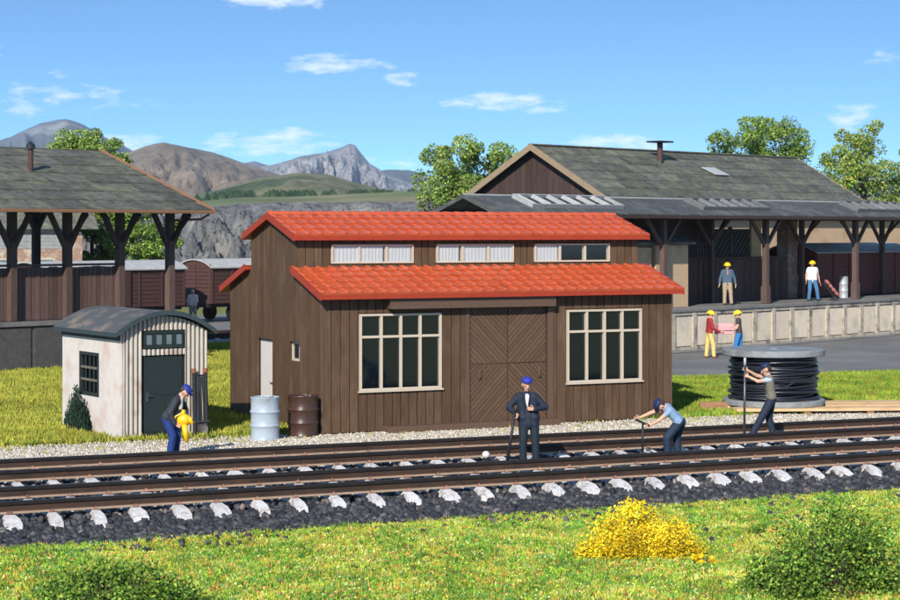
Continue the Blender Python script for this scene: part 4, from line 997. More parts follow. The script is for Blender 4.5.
# fence on the platform between the posts
pf = thing('platform_fence', 'dark slatted wooden fence on the platform behind the worker', 'fence', fr(PL_O, PL_A, 5.35, 3.05), PL_A)
for i in range(45):
    x = i*.178; board('slat', M_fence, pf, x, x+.15, rnd.uniform(-.01, .01), .03, PZ, PZ+1.86+rnd.uniform(-.02, .02))
for z in (.35, 1.55): board('fence_rail', M_darkwood, pf, -.02, 8.03, .031, .1, PZ+z, PZ+z+.12)
board('top_rail', M_post, pf, -.02, 8.03, -.04, .10, PZ+1.875, PZ+1.96)
# beige shed under the canopy
bs = thing('rendered_shed', 'beige rendered shed with low dark roof under the canopy', 'shed', fr(PL_O, PL_A, -4.65, 1.0), PL_A)
MB().cbox(0, 4.6, 0, 1.3, PZ, 4.15, .01).obj('wall', M_beige, bs); MB().cbox(4.9, 7.15, 0, 1.3, PZ, 4.25, .01).obj('wall', M_beige, bs)
MB().cyl((4.75, .15, PZ), (4.75, .15, 4.2), .06).obj('pipe', M_darkwood, bs)
MB().prism([(-.15, -.2, 4.26), (-.15, -.2, 4.36), (-.15, 1.35, 4.95), (-.15, 1.35, 4.85)], (7.6, 0, 0)).obj('roof', M_felt, bs)
# hall chimney
ch = MB().cyl((7.6, HWm-.95, HZ-.75), (7.6, HWm-.95, HZ+.32), .13, .13, 12).obj('chimney', M_wagon, hall)
MB().cbox(7.1, 8.1, HWm-1.35, HWm-.55, HZ+.33, HZ+.4, .02).obj('chimney_cap', M_black, ch)
MB().cyl((7.6, HWm-.95, HZ-.7), (7.6, HWm-.95, HZ-.5), .2, .15, 12).obj('flashing', M_black, ch)
# pale repair patch on the roof
MB().prism([(10.4, HWm-2.05, HZ-SL*2.05+.10), (11.5, HWm-2.05, HZ-SL*2.05+.10), (11.2, HWm-1.45, HZ-SL*1.45+.10), (10.1, HWm-1.45, HZ-SL*1.45+.10)], (0, 0, .02)).obj('patch', M_lightedge, hall)
# far beige building beyond the platform
fb = thing('warehouse', 'plain beige warehouse seen beyond the platform end', 'warehouse', fr(PL_O, PL_A, 26, 16), PL_A)
MB().box(-6, 22, 0, 8, 0, 5.6).obj('wall', M_beige, fb); MB().prism([(-6.3, -.4, 5.5), (-6.3, 4, 7.2), (-6.3, 8.4, 5.5)], (28.6, 0, 0)).obj('roof', M_felt2, fb)

# ============================================================ WAGONS
def wagon(label, O, A, L, W_, z0=1.05, zt_=3.05, name='freight_wagon', rail=0.0, doors=True, group='covered freight wagons', M_wagon=M_wagon):
    t = thing(name, label, 'freight wagon', (O[0], O[1], rail), A, group)
    MB().box(.04, L-.04, .04, W_-.04, z0+.02, zt_).obj('body', M_wagon, t)
    n_ = 9
    bb = MB(); b2 = MB()
    for i in range(n_):
        za, zb = z0 + (zt_-z0)*i/n_ + .012, z0 + (zt_-z0)*(i+1)/n_ - .012
        bb.box(0, L, .0, .038, za, zb); bb.box(0, L, W_-.038, W_, za, zb); b2.box(0, .038, .04, W_-.04, za, zb); b2.box(L-.038, L, .04, W_-.04, za, zb)
    stuff(bb.obj('side_boards', M_wagon, t)); stuff(b2.obj('end_boards', M_wagon, t))
    for x in np.linspace(.06, L-.06, 7): MB().cbox(x-.05, x+.05, -.045, -.002, z0, zt_+.05, .008).obj('stanchion', M_wagon, t)
    for y in (.08, W_/2, W_-.08): MB().cbox(-.05, -.002, y-.06, y+.06, z0, zt_+.2, .008).obj('end_stanchion', M_wagon, t)
    if doors: MB().cbox(L/2-.85, L/2+.85, -.09, -.047, z0+.05, zt_-.05, .01).cbox(L/2-.85, L/2-.75, -.12, -.09, z0+.05, zt_-.05, .01).obj('door', M_wagon, t)
    pts = [(y, zt_ + .42*(1-((y-W_/2)/(W_/2+.12))**2)) for y in np.linspace(-.12, W_+.12, 13)]
    MB().prism([(-.1, y, z) for y, z in pts] + [(-.1, y, z+.06) for y, z in pts[::-1]], (L+.2, 0, 0)).obj('roof', M_wagonroof, t)
    MB().prism([(.0, y, z-.005) for y, z in pts[1:-1]] + [(.0, W_-.02, zt_), (.0, .02, zt_)], (.06, 0, 0)).obj('end_gable', M_wagon, t)
    MB().box(.0, L, .25, W_-.25, z0-.2, z0).obj('underframe', M_black, t)
    for x in (L*.22, L*.78):
        for y in (.38, W_-.38): 
            wh = MB().cyl((x, y-.06, .5), (x, y+.06, .5), .46, .46, 24).cyl((x, y-.1, .5), (x, y+.1, .5), .16, .16, 12).obj('wheel', M_black, t)
        MB().box(x-.3, x+.3, .18, .3, .45, z0-.2).obj('axle_box', M_black, t)
    for y in (.5, W_-.5): MB().cyl((-.55, y, z0-.12), (.0, y, z0-.12), .07, .07, 10).cyl((-.6, y, z0-.12), (-.55, y, z0-.12), .2, .2, 14).obj('buffer', M_black, t)
    return t
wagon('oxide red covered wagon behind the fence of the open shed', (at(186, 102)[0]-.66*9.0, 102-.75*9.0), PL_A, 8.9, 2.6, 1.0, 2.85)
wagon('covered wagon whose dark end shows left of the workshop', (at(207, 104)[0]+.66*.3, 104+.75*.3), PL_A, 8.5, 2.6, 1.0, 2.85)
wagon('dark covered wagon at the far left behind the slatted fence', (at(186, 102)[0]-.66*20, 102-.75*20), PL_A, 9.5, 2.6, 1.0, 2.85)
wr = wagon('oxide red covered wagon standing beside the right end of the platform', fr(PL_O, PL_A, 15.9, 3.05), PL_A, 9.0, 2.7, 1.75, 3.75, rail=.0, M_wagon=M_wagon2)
MB().box(-.075, -.052, .95, 1.45, 2.15, 2.75).obj('notice_panel', M_lightedge, wr)
MB().box(-.082, -.0751, 1.05, 1.35, 2.27, 2.5).obj('notice_print', M_darkgreen, wr)

# ============================================================ OPEN SHED (left)
LO = (-8.73, 73.7, 0)
LE, LR, LWR = 5.55, 7.93, 6.57
osd = thing('open_shed', 'open timber shed on braced posts with mossy sheet roof', 'open shed', LO, PL_A)
sheets(osd, 'roof_sheet', M_felt, -20, 0, 0, LE, LWR, LR, 7, 1.9, .06, .02)
sheets(osd, 'roof_sheet', M_felt, -20, 0, LWR+4.2, LE+.9, LWR, LR, 2, 5, .06, .02)
MB().cbox(-20, .02, -.05, .0, LE-.10, LE+.02, .012).obj('eave_board', M_eave, osd)
MB().prism([(.0, -.06, LE-.10), (.0, -.06, LE+.08), (.0, LWR, LR+.09), (.0, LWR, LR-.09)], (.06, 0, 0)).obj('verge_board', M_eave, osd)
MB().prism([(.0, LWR+4.2, LE+.8), (.0, LWR+4.2, LE+.98), (.0, LWR, LR+.09), (.0, LWR, LR-.09)], (.06, 0, 0)).obj('verge_board', M_eave, osd)
for w_, zt_ in ((1.5, LE+.42), (9.6, LE+1.1)):
    MB().cbox(-20, -.2, w_-.1, w_+.1, zt_-.2, zt_, .01).obj('plate_beam', M_darkwood, osd)
    t = -.79
    while t > -19:
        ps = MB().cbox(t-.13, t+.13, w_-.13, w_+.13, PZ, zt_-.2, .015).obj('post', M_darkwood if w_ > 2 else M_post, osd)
        for d_ in (-1, 1): MB().bar((t+d_*.08, w_, zt_-1.75), (t+d_*.95, w_, zt_-.18), .17, .15).obj('brace', M_post, ps)
        MB().bar((t, w_-.1, zt_-1.5), (t, w_-1.1, zt_-.55), .13, .13).obj('brace', M_darkwood, ps)
        t -= 2.36 if w_ < 2 else 4.72
for k in range(26):
    x = -.3-k*.75; MB().bar((x, .05, LE-.03), (x, LWR, LR-.07), .07, .12).obj('rafter', M_darkwood, osd)
MB().tube([(-.1, .1, LE-.12), (-.25, .4, LE-.3), (-.7, 1.4, LE-.34)], .045, 8).obj('drainpipe', M_eave, osd)
chm = MB().cyl((-5.3, 3.9, 6.9), (-5.3, 3.9, 7.78), .10, .10, 10).obj('chimney', M_wagon, osd)
MB().cyl((-5.3, 3.9, 7.78), (-5.3, 3.9, 7.95), .17, .15, 10).cyl((-5.3, 3.9, 7.95), (-5.3, 3.9, 8.05), .15, .03, 10).obj('chimney_cap', M_black, chm)
lp = thing('loading_platform', 'dark low platform carrying the open shed at the left', 'platform', LO, PL_A)
MB().cbox(-22, -.5, .9, 10.2, 0, PZ-.002, .02).obj('core', M_darkconc, lp)
for k in range(15): board('panel', M_darkconc, lp, -22+k*1.45+.1, -22+(k+1)*1.45-.05, .86, .898, .1, PZ-.2)
MB().cbox(-22, -.15, .8, .897, PZ-.15, PZ+.0, .01).obj('edge', M_conc, lp)
lf = thing('slatted_fence', 'tall reddish brown slatted fence under the open shed roof', 'fence', LO, PL_A)
x = -19.5
while x < -3.1:
    board('slat', M_fence, lf, x, x+.165, 1.62+rnd.uniform(-.01, .01), 1.66, PZ+.02, 3.55+rnd.uniform(-.02, .02)); x += .19
for z in (2.0, 3.2): board('fence_rail', M_darkwood, lf, -19.5, -3.0, 1.662, 1.74, z, z+.13)
board('top_rail', M_post, lf, -19.5, -3.0, 1.58, 1.72, 3.58, 3.66)

# brick house at the far left
M_shingle = mat('grey_shingle', (.26, .26, .26), .8, .25, 4)
bh = thing('brick_house', 'brick house with pale shingle cladding beyond the open shed', 'house', at(55, 118), R(20))
MB().box(-6, 1.6, 0, 6, 0, 4.6).obj('wall', M_brick, bh)
for j in range(14):
    for i in range(22):
        pass
for j in range(6): MB().box(-6.05, .9, -.03-.008*(j % 2), -.002, 3.75+j*.21, 3.75+j*.21+.2).obj('shingle_course', M_shingle, bh)
MB().prism([(-6.4, -.5, 4.9), (-6.4, 3, 6.8), (-6.4, 6.5, 4.9)], (8.9, 0, 0)).obj('roof', M_felt, bh)
for i in range(3): 
    wo = MB().cbox(-5.5+i*2.2, -4.4+i*2.2, -.05, .0, 1.9, 3.2, .01).obj('window', M_cream, bh); MB().box(-5.4+i*2.2, -4.5+i*2.2, -.06, -.051, 2.0, 3.1).obj('pane', M_dimglass, wo)

# ============================================================ PEOPLE
_pm = {}
def pmat(c, rough=.75):
    k = tuple(round(x, 3) for x in c)
    if k not in _pm: _pm[k] = mat('cloth_%d' % len(_pm), c, rough, .14, 40, .002, tex='pos')
    return _pm[k]
SKIN = (.58, .33, .22)
def capsule(b, p0, p1, r0, r1, n=12):
    p0, p1 = Vector(p0), Vector(p1); d = p1-p0
    if d.length < 1e-5: d = Vector((0, 0, 1e-4)); p1 = p0 + d
    z = d.normalized(); x = z.orthogonal().normalized(); y = z.cross(x); vs = []; rows = []
    for k in range(1, 5): t = -math.pi/2 + math.pi/2*k/4; rows.append((p0 + z*math.sin(t)*r0, math.cos(t)*r0))
    for k in range(0, 4): t = math.pi/2*k/4; rows.append((p1 + z*math.sin(t)*r1, math.cos(t)*r1))
    for c, r_ in rows:
        for i in range(n): a = 2*math.pi*i/n; vs.append(c + (x*math.cos(a) + y*math.sin(a))*r_)
    m = len(rows); fs = [(k*n+i, k*n+(i+1) % n, (k+1)*n+(i+1) % n, (k+1)*n+i) for k in range(m-1) for i in range(n)]
    vs += [p0 - z*r0, p1 + z*r1]; fs += [(m*n, (i+1) % n, i) for i in range(n)] + [(m*n+1, (m-1)*n+i, (m-1)*n+(i+1) % n) for i in range(n)]
    b.add(vs, fs)
def hand_prims(wr, el, d, side, curl):
    # palm and five fingers: d = direction fingers point, side = thumb side
    d = Vector(d).normalized(); wr = Vector(wr); th = Vector(side); th = (th - d*th.dot(d)).normalized(); n = d.cross(th)
    palm_c = wr + d*.05
    fing = []
    for i, (o, L) in enumerate(((.030, .072), (.010, .080), (-.010, .074), (-.029, .058))):
        p0 = wr + d*.085 + th*o; p1 = p0 + (d*math.cos(curl*.5) + n*math.sin(curl*.5))*L*.5; p2 = p1 + (d*math.cos(curl*1.5) + n*math.sin(curl*1.5))*L*.5
        fing += [(p0, p1, .0105, .0095), (p1, p2, .0095, .008)]
    p0 = wr + d*.03 + th*.036; p1 = p0 + (d*.6 + th*.8).normalized()*.04; p2 = p1 + (d*.75 + n*.5).normalized()*.035
    fing += [(p0, p1, .013, .011), (p1, p2, .011, .009)]
    return palm_c, th, n, d, fing
def person(label, loc, J, top, legs, shoes=(.02, .02, .02), sleeve=1.0, hat='cap', hatc=(.02, .03, .2), face=(0, -1, 0), hands=None, vox=.012, extra=(), flare=0.0, glove=None, group=None, hair=(.05, .03, .02), scale=1.0, vest=None):
    root = thing('person', label, 'person', loc, 0, group)
    V = {k: Vector(p) for k, p in J.items()}
    pr = []                                            # (colour key, p0, p1, r0, r1)
    cols = {'top': top, 'legs': legs, 'shoe': shoes, 'skin': SKIN, 'glove': glove or SKIN, 'vest': vest or top, 'belt': (.015, .013, .012)}
    tk = 'vest' if vest else 'top'
    hm = (V['Lhip']+V['Rhip'])/2; sm = (V['Lsh']+V['Rsh'])/2; waist = hm*.6 + sm*.4
    pr += [('legs', V['Lhip'], V['Rhip'], .098, .098), (tk, V['Lsh']*.86+sm*.14, V['Rsh']*.86+sm*.14, .07, .07)]
    for s in 'LR':
        sh, hp = V[s+'sh'], V[s+'hip']; wst = (hp*.62 + sh*.38)*.8 + waist*.2
        pr += [(tk, sh*.72+sm*.28, wst, .104, .10), (tk, wst, hp + (sh-hp)*.10, .10, .112+flare)]
        pr += [('legs', hp, V[s+'kn'], .112, .09), ('legs', V[s+'kn'], V[s+'an'] + (V[s+'kn']-V[s+'an'])*.04, .088, .078)]
        an, toe = V[s+'an'], V[s+'toe']; pr += [('shoe', an + Vector((0, 0, -.035)), toe, .045, .036), ('shoe', an + (an-toe)*.25 + Vector((0, 0, -.045)), an + Vector((0, 0, -.03)), .04, .045)]
        el, wr = V[s+'el'], V[s+'wr']
        pr += [('top', sh, el, .08, .066)]
        if sleeve >= .9: pr += [('top', el, el+(wr-el)*.92, .064, .054), ('skin', el+(wr-el)*.9, wr, .03, .029)]
        elif sleeve > .45: pr += [('top', el, el+(wr-el)*(sleeve-.5)*2, .052, .046), ('skin', el, wr, .044, .03)]
        else: pr += [('skin', sh*(1-sleeve)+el*sleeve, el, .05, .045), ('skin', el, wr, .045, .03)]; pr[-3] = ('top', sh, sh+(el-sh)*max(.3, sleeve), .066, .062)
    pr += [(tk, hm, sm, .10, .10)]
    nk, hd = V['neck'], V['head']; up = (hd-nk).normalized(); fc = Vector(face); fc = (fc-up*fc.dot(up)).normalized(); sd_ = fc.cross(up); HK = 1.13; up, fc, sd_ = up*HK, fc*HK, sd_*HK
    pr += [('top', nk - (nk-sm)*.15, V['Lsh']*.85+sm*.15, .058, .066), ('top', nk - (nk-sm)*.15, V['Rsh']*.85+sm*.15, .058, .066), ('top', sm, nk, .085, .064), ('skin', nk, hd, .056, .055)]
    pr += [('skin', hd + up*.035 - fc*.018, hd + up*.03 + fc*.012, .092*HK, .088*HK), ('skin', hd - up*.055 + fc*.035, hd - up*.01 + fc*.02, .054*HK, .076*HK), ('skin', hd - up*.078 + fc*.06, hd - up*.07 + fc*.055, .03*HK, .032*HK)]
    pr += [('skin', hd + up*.005 + fc*.10, hd - up*.022 + fc*.112, .013*HK, .02*HK)]
    for s in (-1, 1): pr += [('skin', hd + sd_*s*.088 + up*.015, hd + sd_*s*.09 - up*.02, .018, .014)]
    for e in extra: pr.append((e[0], Vector(e[1]), Vector(e[2]), e[3], e[4])); cols[e[0]] = e[5]
    fingers = []
    for s in 'LR':
        el, wr = V[s+'el'], V[s+'wr']; hd_ = (hands or {}).get(s, {}); d = hd_.get('d', tuple((wr-el).normalized())); th = hd_.get('th', (0, -1, .2)); cu = hd_.get('curl', .5)
        pc, t_, n_, dd, fg = hand_prims(wr, el, d, th, cu)
        gk = 'glove' if glove else 'skin'
        pr += [(gk, pc + t_*.018 - dd*.03, pc + t_*.022 + dd*.03, .021, .019), (gk, pc - t_*.018 - dd*.03, pc - t_*.02 + dd*.028, .021, .018)]
        fingers += [(gk, *f_) for f_ in fg]
    b = MB()
    for c, p0, p1, r0, r1 in pr: capsule(b, p0, p1, r0, r1)
    me = b.mesh('tmp', []); tmp = bpy.data.objects.new('tmp', me); C.objects.link(tmp)
    md_ = tmp.modifiers.new('r', 'REMESH'); md_.mode = 'VOXEL'; md_.voxel_size = vox; md_.adaptivity = 0
    s2 = tmp.modifiers.new('s', 'SMOOTH'); s2.factor = .5; s2.iterations = 4
    dg = bpy.context.evaluated_depsgraph_get(); em = bpy.data.meshes.new_from_object(tmp.evaluated_get(dg))
    bpy.data.objects.remove(tmp); bpy.data.meshes.remove(me)
    nv, nf = len(em.vertices), len(em.polygons)
    co = np.empty(nv*3, np.float32); em.vertices.foreach_get('co', co); co = co.reshape(-1, 3)
    polys = [tuple(p.vertices) for p in em.polygons]
    # cloth folds: small relief on clothing
    cen = np.array([co[list(p)].mean(0) for p in polys]); best = np.full(nf, 1e9); key = np.zeros(nf, int); keys = list(cols)
    for c, p0, p1, r0, r1 in pr:
        p0n, p1n = np.array(p0), np.array(p1); d = p1n-p0n; L2 = max(1e-9, d@d); t = np.clip(((cen-p0n)@d)/L2, 0, 1)
        dist = np.linalg.norm(cen-p0n-t[:, None]*d, axis=1) - (r0+(r1-r0)*t)
        k = dist < best; best[k] = dist[k]; key[k] = keys.index(c)
    fm = MB(); fm.v = [tuple(map(float, p)) for p in co]; fm.f = polys; fm.m = list(map(int, key)); bpy.data.meshes.remove(em)
    for c, p0, p1, r0, r1 in fingers:
        o_ = len(fm.f); capsule(fm, p0, p1, r0, r1, 7); fm.m[o_:] = [keys.index(c)]*(len(fm.f)-o_)
    # fold relief
    vv = []
    for p in fm.v[:nv]:
        f1 = mnoise.noise(Vector((p[0]*16+loc[0]*7, p[1]*16, p[2]*11)))*.007; vv.append((p[0]+f1, p[1]+f1*.6, p[2]) if p[2] < V['neck'].z+.3 else p)
    hdz = hd
    vv = [q if (Vector(p)-hdz).length > .16 else p for p, q in zip(fm.v[:nv], vv)]
    fm.v[:nv] = vv
    body = fm.obj('body', [pmat(cols[k]) if k not in ('skin',) else pmat(SKIN, .55) for k in keys], root, smooth=True)
    M3 = Matrix((sd_, fc, up)).transposed()
    ey = MB()
    for s in (-1, 1): ey.ell(hd + sd_*s*.034 + up*.012 + fc*.088, (.013, .009, .009), 8, 5, M3)
    ey.obj('eyes', pmat((.02, .015, .012), .3), root, smooth=True)
    mo = MB().ell(hd - up*.052 + fc*.096, (.026, .008, .006), 8, 4, M3).obj('mouth', pmat((.32, .10, .08)), root, smooth=True)
    if hair: MB().ell(hd + up*.03 - fc*.04, (.097, .078, .092), 14, 8, M3, z0=-.6).obj('hair', pmat(hair), root, smooth=True)
    if hat == 'cap':
        b = MB(); c = hd + up*.08 - fc*.012
        b.ell(c, (.104, .114, .07), 18, 7, M3, z0=-.08); b.lathe_on = None
        cap = b.obj('cap', pmat(hatc, .6), root, smooth=True)
        b = MB(); vs = []
        for k, (rr, dz) in enumerate(((.085, .0), (.125, .002), (.155, -.004))):
            for i in range(9): a = math.pi*(.12 + .76*i/8); vs.append(c + sd_*math.cos(a)*min(.105, rr) + fc*math.sin(a)*rr + up*dz)
        fs = [(k*9+i, k*9+i+1, k*9+10+i, k*9+9+i) for k in range(2) for i in range(8)]
        b.add(vs + [v - up*.008 for v in vs], fs + [tuple(reversed([q+27 for q in f_])) for f_ in fs] + [(18+i, 18+i+1, 45+i+1, 45+i) for i in range(8)])
        b.obj('visor', pmat(tuple(x*.7 for x in hatc), .5), cap, smooth=True)
    elif hat == 'helmet':
        c = hd + up*.045
        b = MB(); b.ell(c, (.125, .14, .115), 18, 8, M3, z0=-.05); hm_ = b.obj('helmet', pmat(hatc, .35), root, smooth=True)
        b = MB(); b.ell(c - up*.0, (.145, .172, .016), 20, 6, M3); b.obj('brim', pmat(hatc, .35), hm_, smooth=True)
    return root
def stand(hx=.1, lean=0.0):
    return {'neck': (0, 0, 1.47), 'head': (0, -.02, 1.62), 'Lsh': (.19, 0, 1.41), 'Rsh': (-.19, 0, 1.41), 'Lhip': (hx, 0, .92), 'Rhip': (-hx, 0, .92), 'Lkn': (.11, -.02, .49), 'Rkn': (-.11, -.02, .49),
            'Lan': (.12, .0, .08), 'Ran': (-.12, .0, .08), 'Ltoe': (.15, -.16, .035), 'Rtoe': (-.15, -.16, .035), 'Lel': (.27, .02, 1.13), 'Rel': (-.27, .02, 1.13), 'Lwr': (.28, -.06, .9), 'Rwr': (-.28, -.06, .9)}
NAVY = (.012, .02, .04); DNAVY = (.016, .022, .034)
# the worker by the hut
PA = Vector((-5.94, 42.75, 0))
person('worker in black jacket and blue trousers stooping over a yellow machine', PA,
       {'neck': (.16, 0, 1.30), 'head': (.27, -.03, 1.385), 'Rsh': (.10, -.17, 1.20), 'Lsh': (.15, .16, 1.22), 'Rhip': (-.11, -.09, .83), 'Lhip': (-.09, .09, .83), 'Rkn': (.03, -.11, .46), 'Lkn': (.09, .11, .47),
        'Ran': (-.03, -.11, .08), 'Lan': (.06, .11, .08), 'Rtoe': (.13, -.15, .035), 'Ltoe': (.22, .10, .035), 'Rel': (-.01, -.25, .95), 'Rwr': (.09, -.22, .72), 'Lel': (.27, .18, .98), 'Lwr': (.30, .02, .82)},
       (.028, .033, .042), (.012, .035, .16), (.02, .02, .02), 1.0, 'cap', (.02, .035, .26), (.93, -.25, -.4), {'R': {'d': (.75, .1, -.35), 'th': (0, 0, 1), 'curl': .9}, 'L': {'d': (.5, -.7, -.3), 'th': (0, 0, 1), 'curl': .9}},
       extra=[('shirt', (.20, -.07, 1.22), (.19, -.07, 1.05), .055, .05, (.45, .42, .38))], flare=.012)
M_yel = mat('yellow_machine_paint', (.82, .46, .008), .4, .12, 14, .001, spec=.5)
tm = thing('tamping_machine', 'yellow hand-held tamping machine held by the stooping worker', 'machine', PA + Vector((.27, -.20, 0)))
o = MB(); o.ell((0, .04, .80), (.15, .11, .14), 16, 10); mo_ = o.obj('motor', M_yel, tm, smooth=True)
MB().cyl((-.02, .04, .90), (.0, .04, 1.02), .06, .035, 12).obj('fuel_cap', M_yel, mo_, smooth=True)
MB().cyl((.10, .03, .86), (.19, .02, .72), .05, .045, 12).obj('cylinder', M_yel, mo_, smooth=True)
MB().tube([(-.13, .06, .72), (-.19, .0, .76), (-.17, -.03, .88), (-.04, -.02, .95)], .018, 8).obj('grip', M_yel, tm)
MB().cyl((.01, .02, .72), (.07, -.01, .34), .07, .045, 12).obj('chute', M_yel, tm, smooth=True)
MB().cyl((.07, -.01, .34), (.10, -.02, .06), .028, .028, 10).cbox(.05, .16, -.06, .03, .0, .06, .01).obj('tamping_foot', M_lightedge, tm)
# the man with the bar
PB = Vector((1.57, 41.3, 0))
person('man in dark blue suit and blue cap standing between the tracks with a bar', PB,
       {'neck': (.02, 0, 1.50), 'head': (.02, -.03, 1.65), 'Rsh': (-.175, 0, 1.40), 'Lsh': (.205, 0, 1.40), 'Rhip': (-.05, 0, .93), 'Lhip': (.16, 0, .93), 'Rkn': (-.06, -.03, .5), 'Lkn': (.19, -.02, .5),
        'Ran': (-.06, 0, .08), 'Lan': (.21, 0, .08), 'Rtoe': (-.12, -.15, .035), 'Ltoe': (.26, -.15, .035), 'Rel': (-.36, .0, 1.18), 'Rwr': (-.235, -.17, 1.09), 'Lel': (.40, -.02, 1.19), 'Lwr': (.16, -.18, 1.16)},
       (.012, .018, .034), (.011, .020, .030), (.015, .015, .015), 1.0, 'cap', (.025, .035, .30), (.08, -1, -.05), {'R': {'d': (.35, -.1, -.9), 'th': (.6, -.6, .2), 'curl': 1.2}, 'L': {'d': (-.95, -.12, .12), 'th': (0, -.2, 1), 'curl': .7}}, .011,
       extra=[('shirt', (.02, -.075, 1.42), (.02, -.085, 1.24), .05, .032, (.62, .64, .70)), ('belt2', (-.04, 0, 1.0), (-.045, -.005, .84), .108, .118, (.012, .018, .034)), ('belt2', (.15, 0, 1.0), (.155, -.005, .84), .108, .118, (.012, .018, .034)), ('lapel', (-.03, -.085, 1.44), (.0, -.10, 1.22), .022, .018, (.009, .014, .028)), ('lapel', (.07, -.085, 1.44), (.04, -.10, 1.22), .022, .018, (.009, .014, .028)), ('belt2', (.055, -.02, 1.0), (.055, -.02, .84), .11, .115, (.012, .018, .034))], flare=.02)
cb = thing('crowbar', 'black bar planted in the ballast beside the man in dark suit', 'bar', PB + Vector((-.42, -.20, 0)))
MB().cyl((0, 0, -.05), (.19, .0, 1.12), .036, .03, 10).obj('shaft', M_black, cb, smooth=True)
MB().cyl((.19, 0, 1.12), (.20, 0, 1.18), .042, .036, 10).obj('knob', M_black, cb, smooth=True)
# the bending worker
PC = Vector((4.73, 42.6, 0))
LB = (.20, .30, .44)
person('worker in pale blue shirt bending forward over a track key', PC,
       {'neck': (-.13, -.04, 1.08), 'head': (-.245, -.08, 1.115), 'Lsh': (-.07, -.18, 1.0), 'Rsh': (-.10, .15, 1.06), 'Lhip': (.14, -.1, .76), 'Rhip': (.20, .1, .76), 'Lkn': (-.13, -.15, .43), 'Rkn': (.11, .12, .42),
        'Lan': (-.10, -.12, .08), 'Ran': (.14, .12, .08), 'Ltoe': (-.28, -.17, .035), 'Rtoe': (-.05, .1, .035), 'Lel': (-.30, -.23, .82), 'Lwr': (-.47, -.20, .715), 'Rel': (-.44, .14, .94), 'Rwr': (-.66, .10, .85)},
       LB, (.014, .026, .05), (.015, .015, .015), .36, 'cap', (.012, .022, .075), (-.85, -.25, -.55), {'L': {'d': (-.9, .2, -.3), 'th': (0, 0, 1), 'curl': 1.0}, 'R': {'d': (-.9, -.1, -.3), 'th': (0, -.4, 1), 'curl': 1.0}}, .011,
       extra=[('strap', (-.10, -.13, 1.09), (-.17, -.10, .97), .02, .02, (.55, .6, .66))])
tk_ = thing('track_key', 'black T-handled track key held by the bending worker', 'tool', PC + Vector((-.63, -.05, 0)))
MB().cyl((0, 0, -.02), (.0, 0, .76), .024, .024, 10).obj('shaft', M_black, tk_, smooth=True)
MB().cyl((-.13, .17, .80), (.13, -.17, .70), .026, .026, 10).obj('handle', M_black, tk_, smooth=True)
MB().cyl((0, 0, -.05), (0, 0, .10), .05, .045, 10).obj('socket', M_steel, tk_, smooth=True)
# the man heaving at the long bar
PD = Vector((7.12, 46.25, 0))
person('worker in grey vest leaning back and hauling on an upright bar', PD,
       {'neck': (.25, 0, 1.47), 'head': (.19, -.02, 1.62), 'Lsh': (.25, -.17, 1.40), 'Rsh': (.22, .16, 1.42), 'Lhip': (.31, -.09, .95), 'Rhip': (.33, .09, .95), 'Lkn': (.07, -.12, .53), 'Rkn': (.27, .12, .5),
        'Lan': (-.17, -.1, .1), 'Ran': (.37, .12, .1), 'Ltoe': (-.33, -.13, .05), 'Rtoe': (.20, .10, .04), 'Lel': (-.02, -.17, 1.36), 'Lwr': (-.22, -.06, 1.46), 'Rel': (.0, .13, 1.47), 'Rwr': (-.23, .03, 1.60)},
       (.34, .42, .52), (.014, .022, .042), (.015, .015, .015), .36, 'cap', (.012, .02, .06), (-1, -.1, .12), {'L': {'d': (-.8, .1, .3), 'th': (0, 0, 1), 'curl': 1.2}, 'R': {'d': (-.8, -.1, .3), 'th': (0, 0, 1), 'curl': 1.2}}, .011,
       vest=(.16, .145, .105), extra=[('hem', (.29, -.06, 1.02), (.31, .06, 1.02), .105, .105, (.40, .42, .44))])
lb = thing('lining_bar', 'long upright steel bar gripped by the worker in grey vest', 'bar', PD + Vector((-.32, -.03, 0)))
MB().cyl((0, 0, -.05), (.015, 0, 1.72), .032, .028, 10).obj('shaft', M_steel, lb, smooth=True); MB().cyl((.015, 0, 1.72), (.017, 0, 1.90), .034, .03, 10).obj('grip', M_lightedge, lb, smooth=True)
# small white marker between the tracks
wm = thing('ground_marker', 'small round white marker knob between the tracks', 'marker', G(486, 461))
MB().cyl((0, 0, -.08), (0, 0, .06), .05, .045, 10).obj('base', M_black, wm); MB().ell((0, 0, .13), (.085, .085, .08), 14, 9).obj('knob', M_whitedoor, wm, smooth=True)

# platform people
J = stand(); J['Lkn'] = (.14, -.02, .49); J['Lan'] = (.17, 0, .08); J['Ltoe'] = (.2, -.15, .035); J['Lel'] = (.30, .03, 1.13); J['Lwr'] = (.34, -.05, .88); J['Rel'] = (-.29, .03, 1.13); J['Rwr'] = (-.33, -.05, .9)
person('worker in blue denim jacket and yellow helmet on the platform', fr(PL_O, PL_A, 5.15, .85, PZ), J, (.06, .10, .15), (.36, .28, .19), (.05, .04, .035), 1.0, 'helmet', (.85, .55, .01), (0, -1, 0), {'L': {'d': (.1, 0, -1)}, 'R': {'d': (-.1, 0, -1)}}, .017, glove=(.80, .66, .28), group='workers in yellow helmets', extra=[('shirt', (0, -.08, 1.42), (0, -.09, 1.3), .035, .03, (.5, .2, .12))])
J = stand(); J.update({'Lwr': (.36, .18, .82), 'Lel': (.30, .14, 1.10), 'Lkn': (.2, -.02, .49), 'Lan': (.27, .05, .08), 'Ltoe': (.20, -.1, .035), 'Rkn': (-.12, -.06, .49), 'Ran': (-.16, .0, .08), 'Rtoe': (-.24, -.12, .035)})
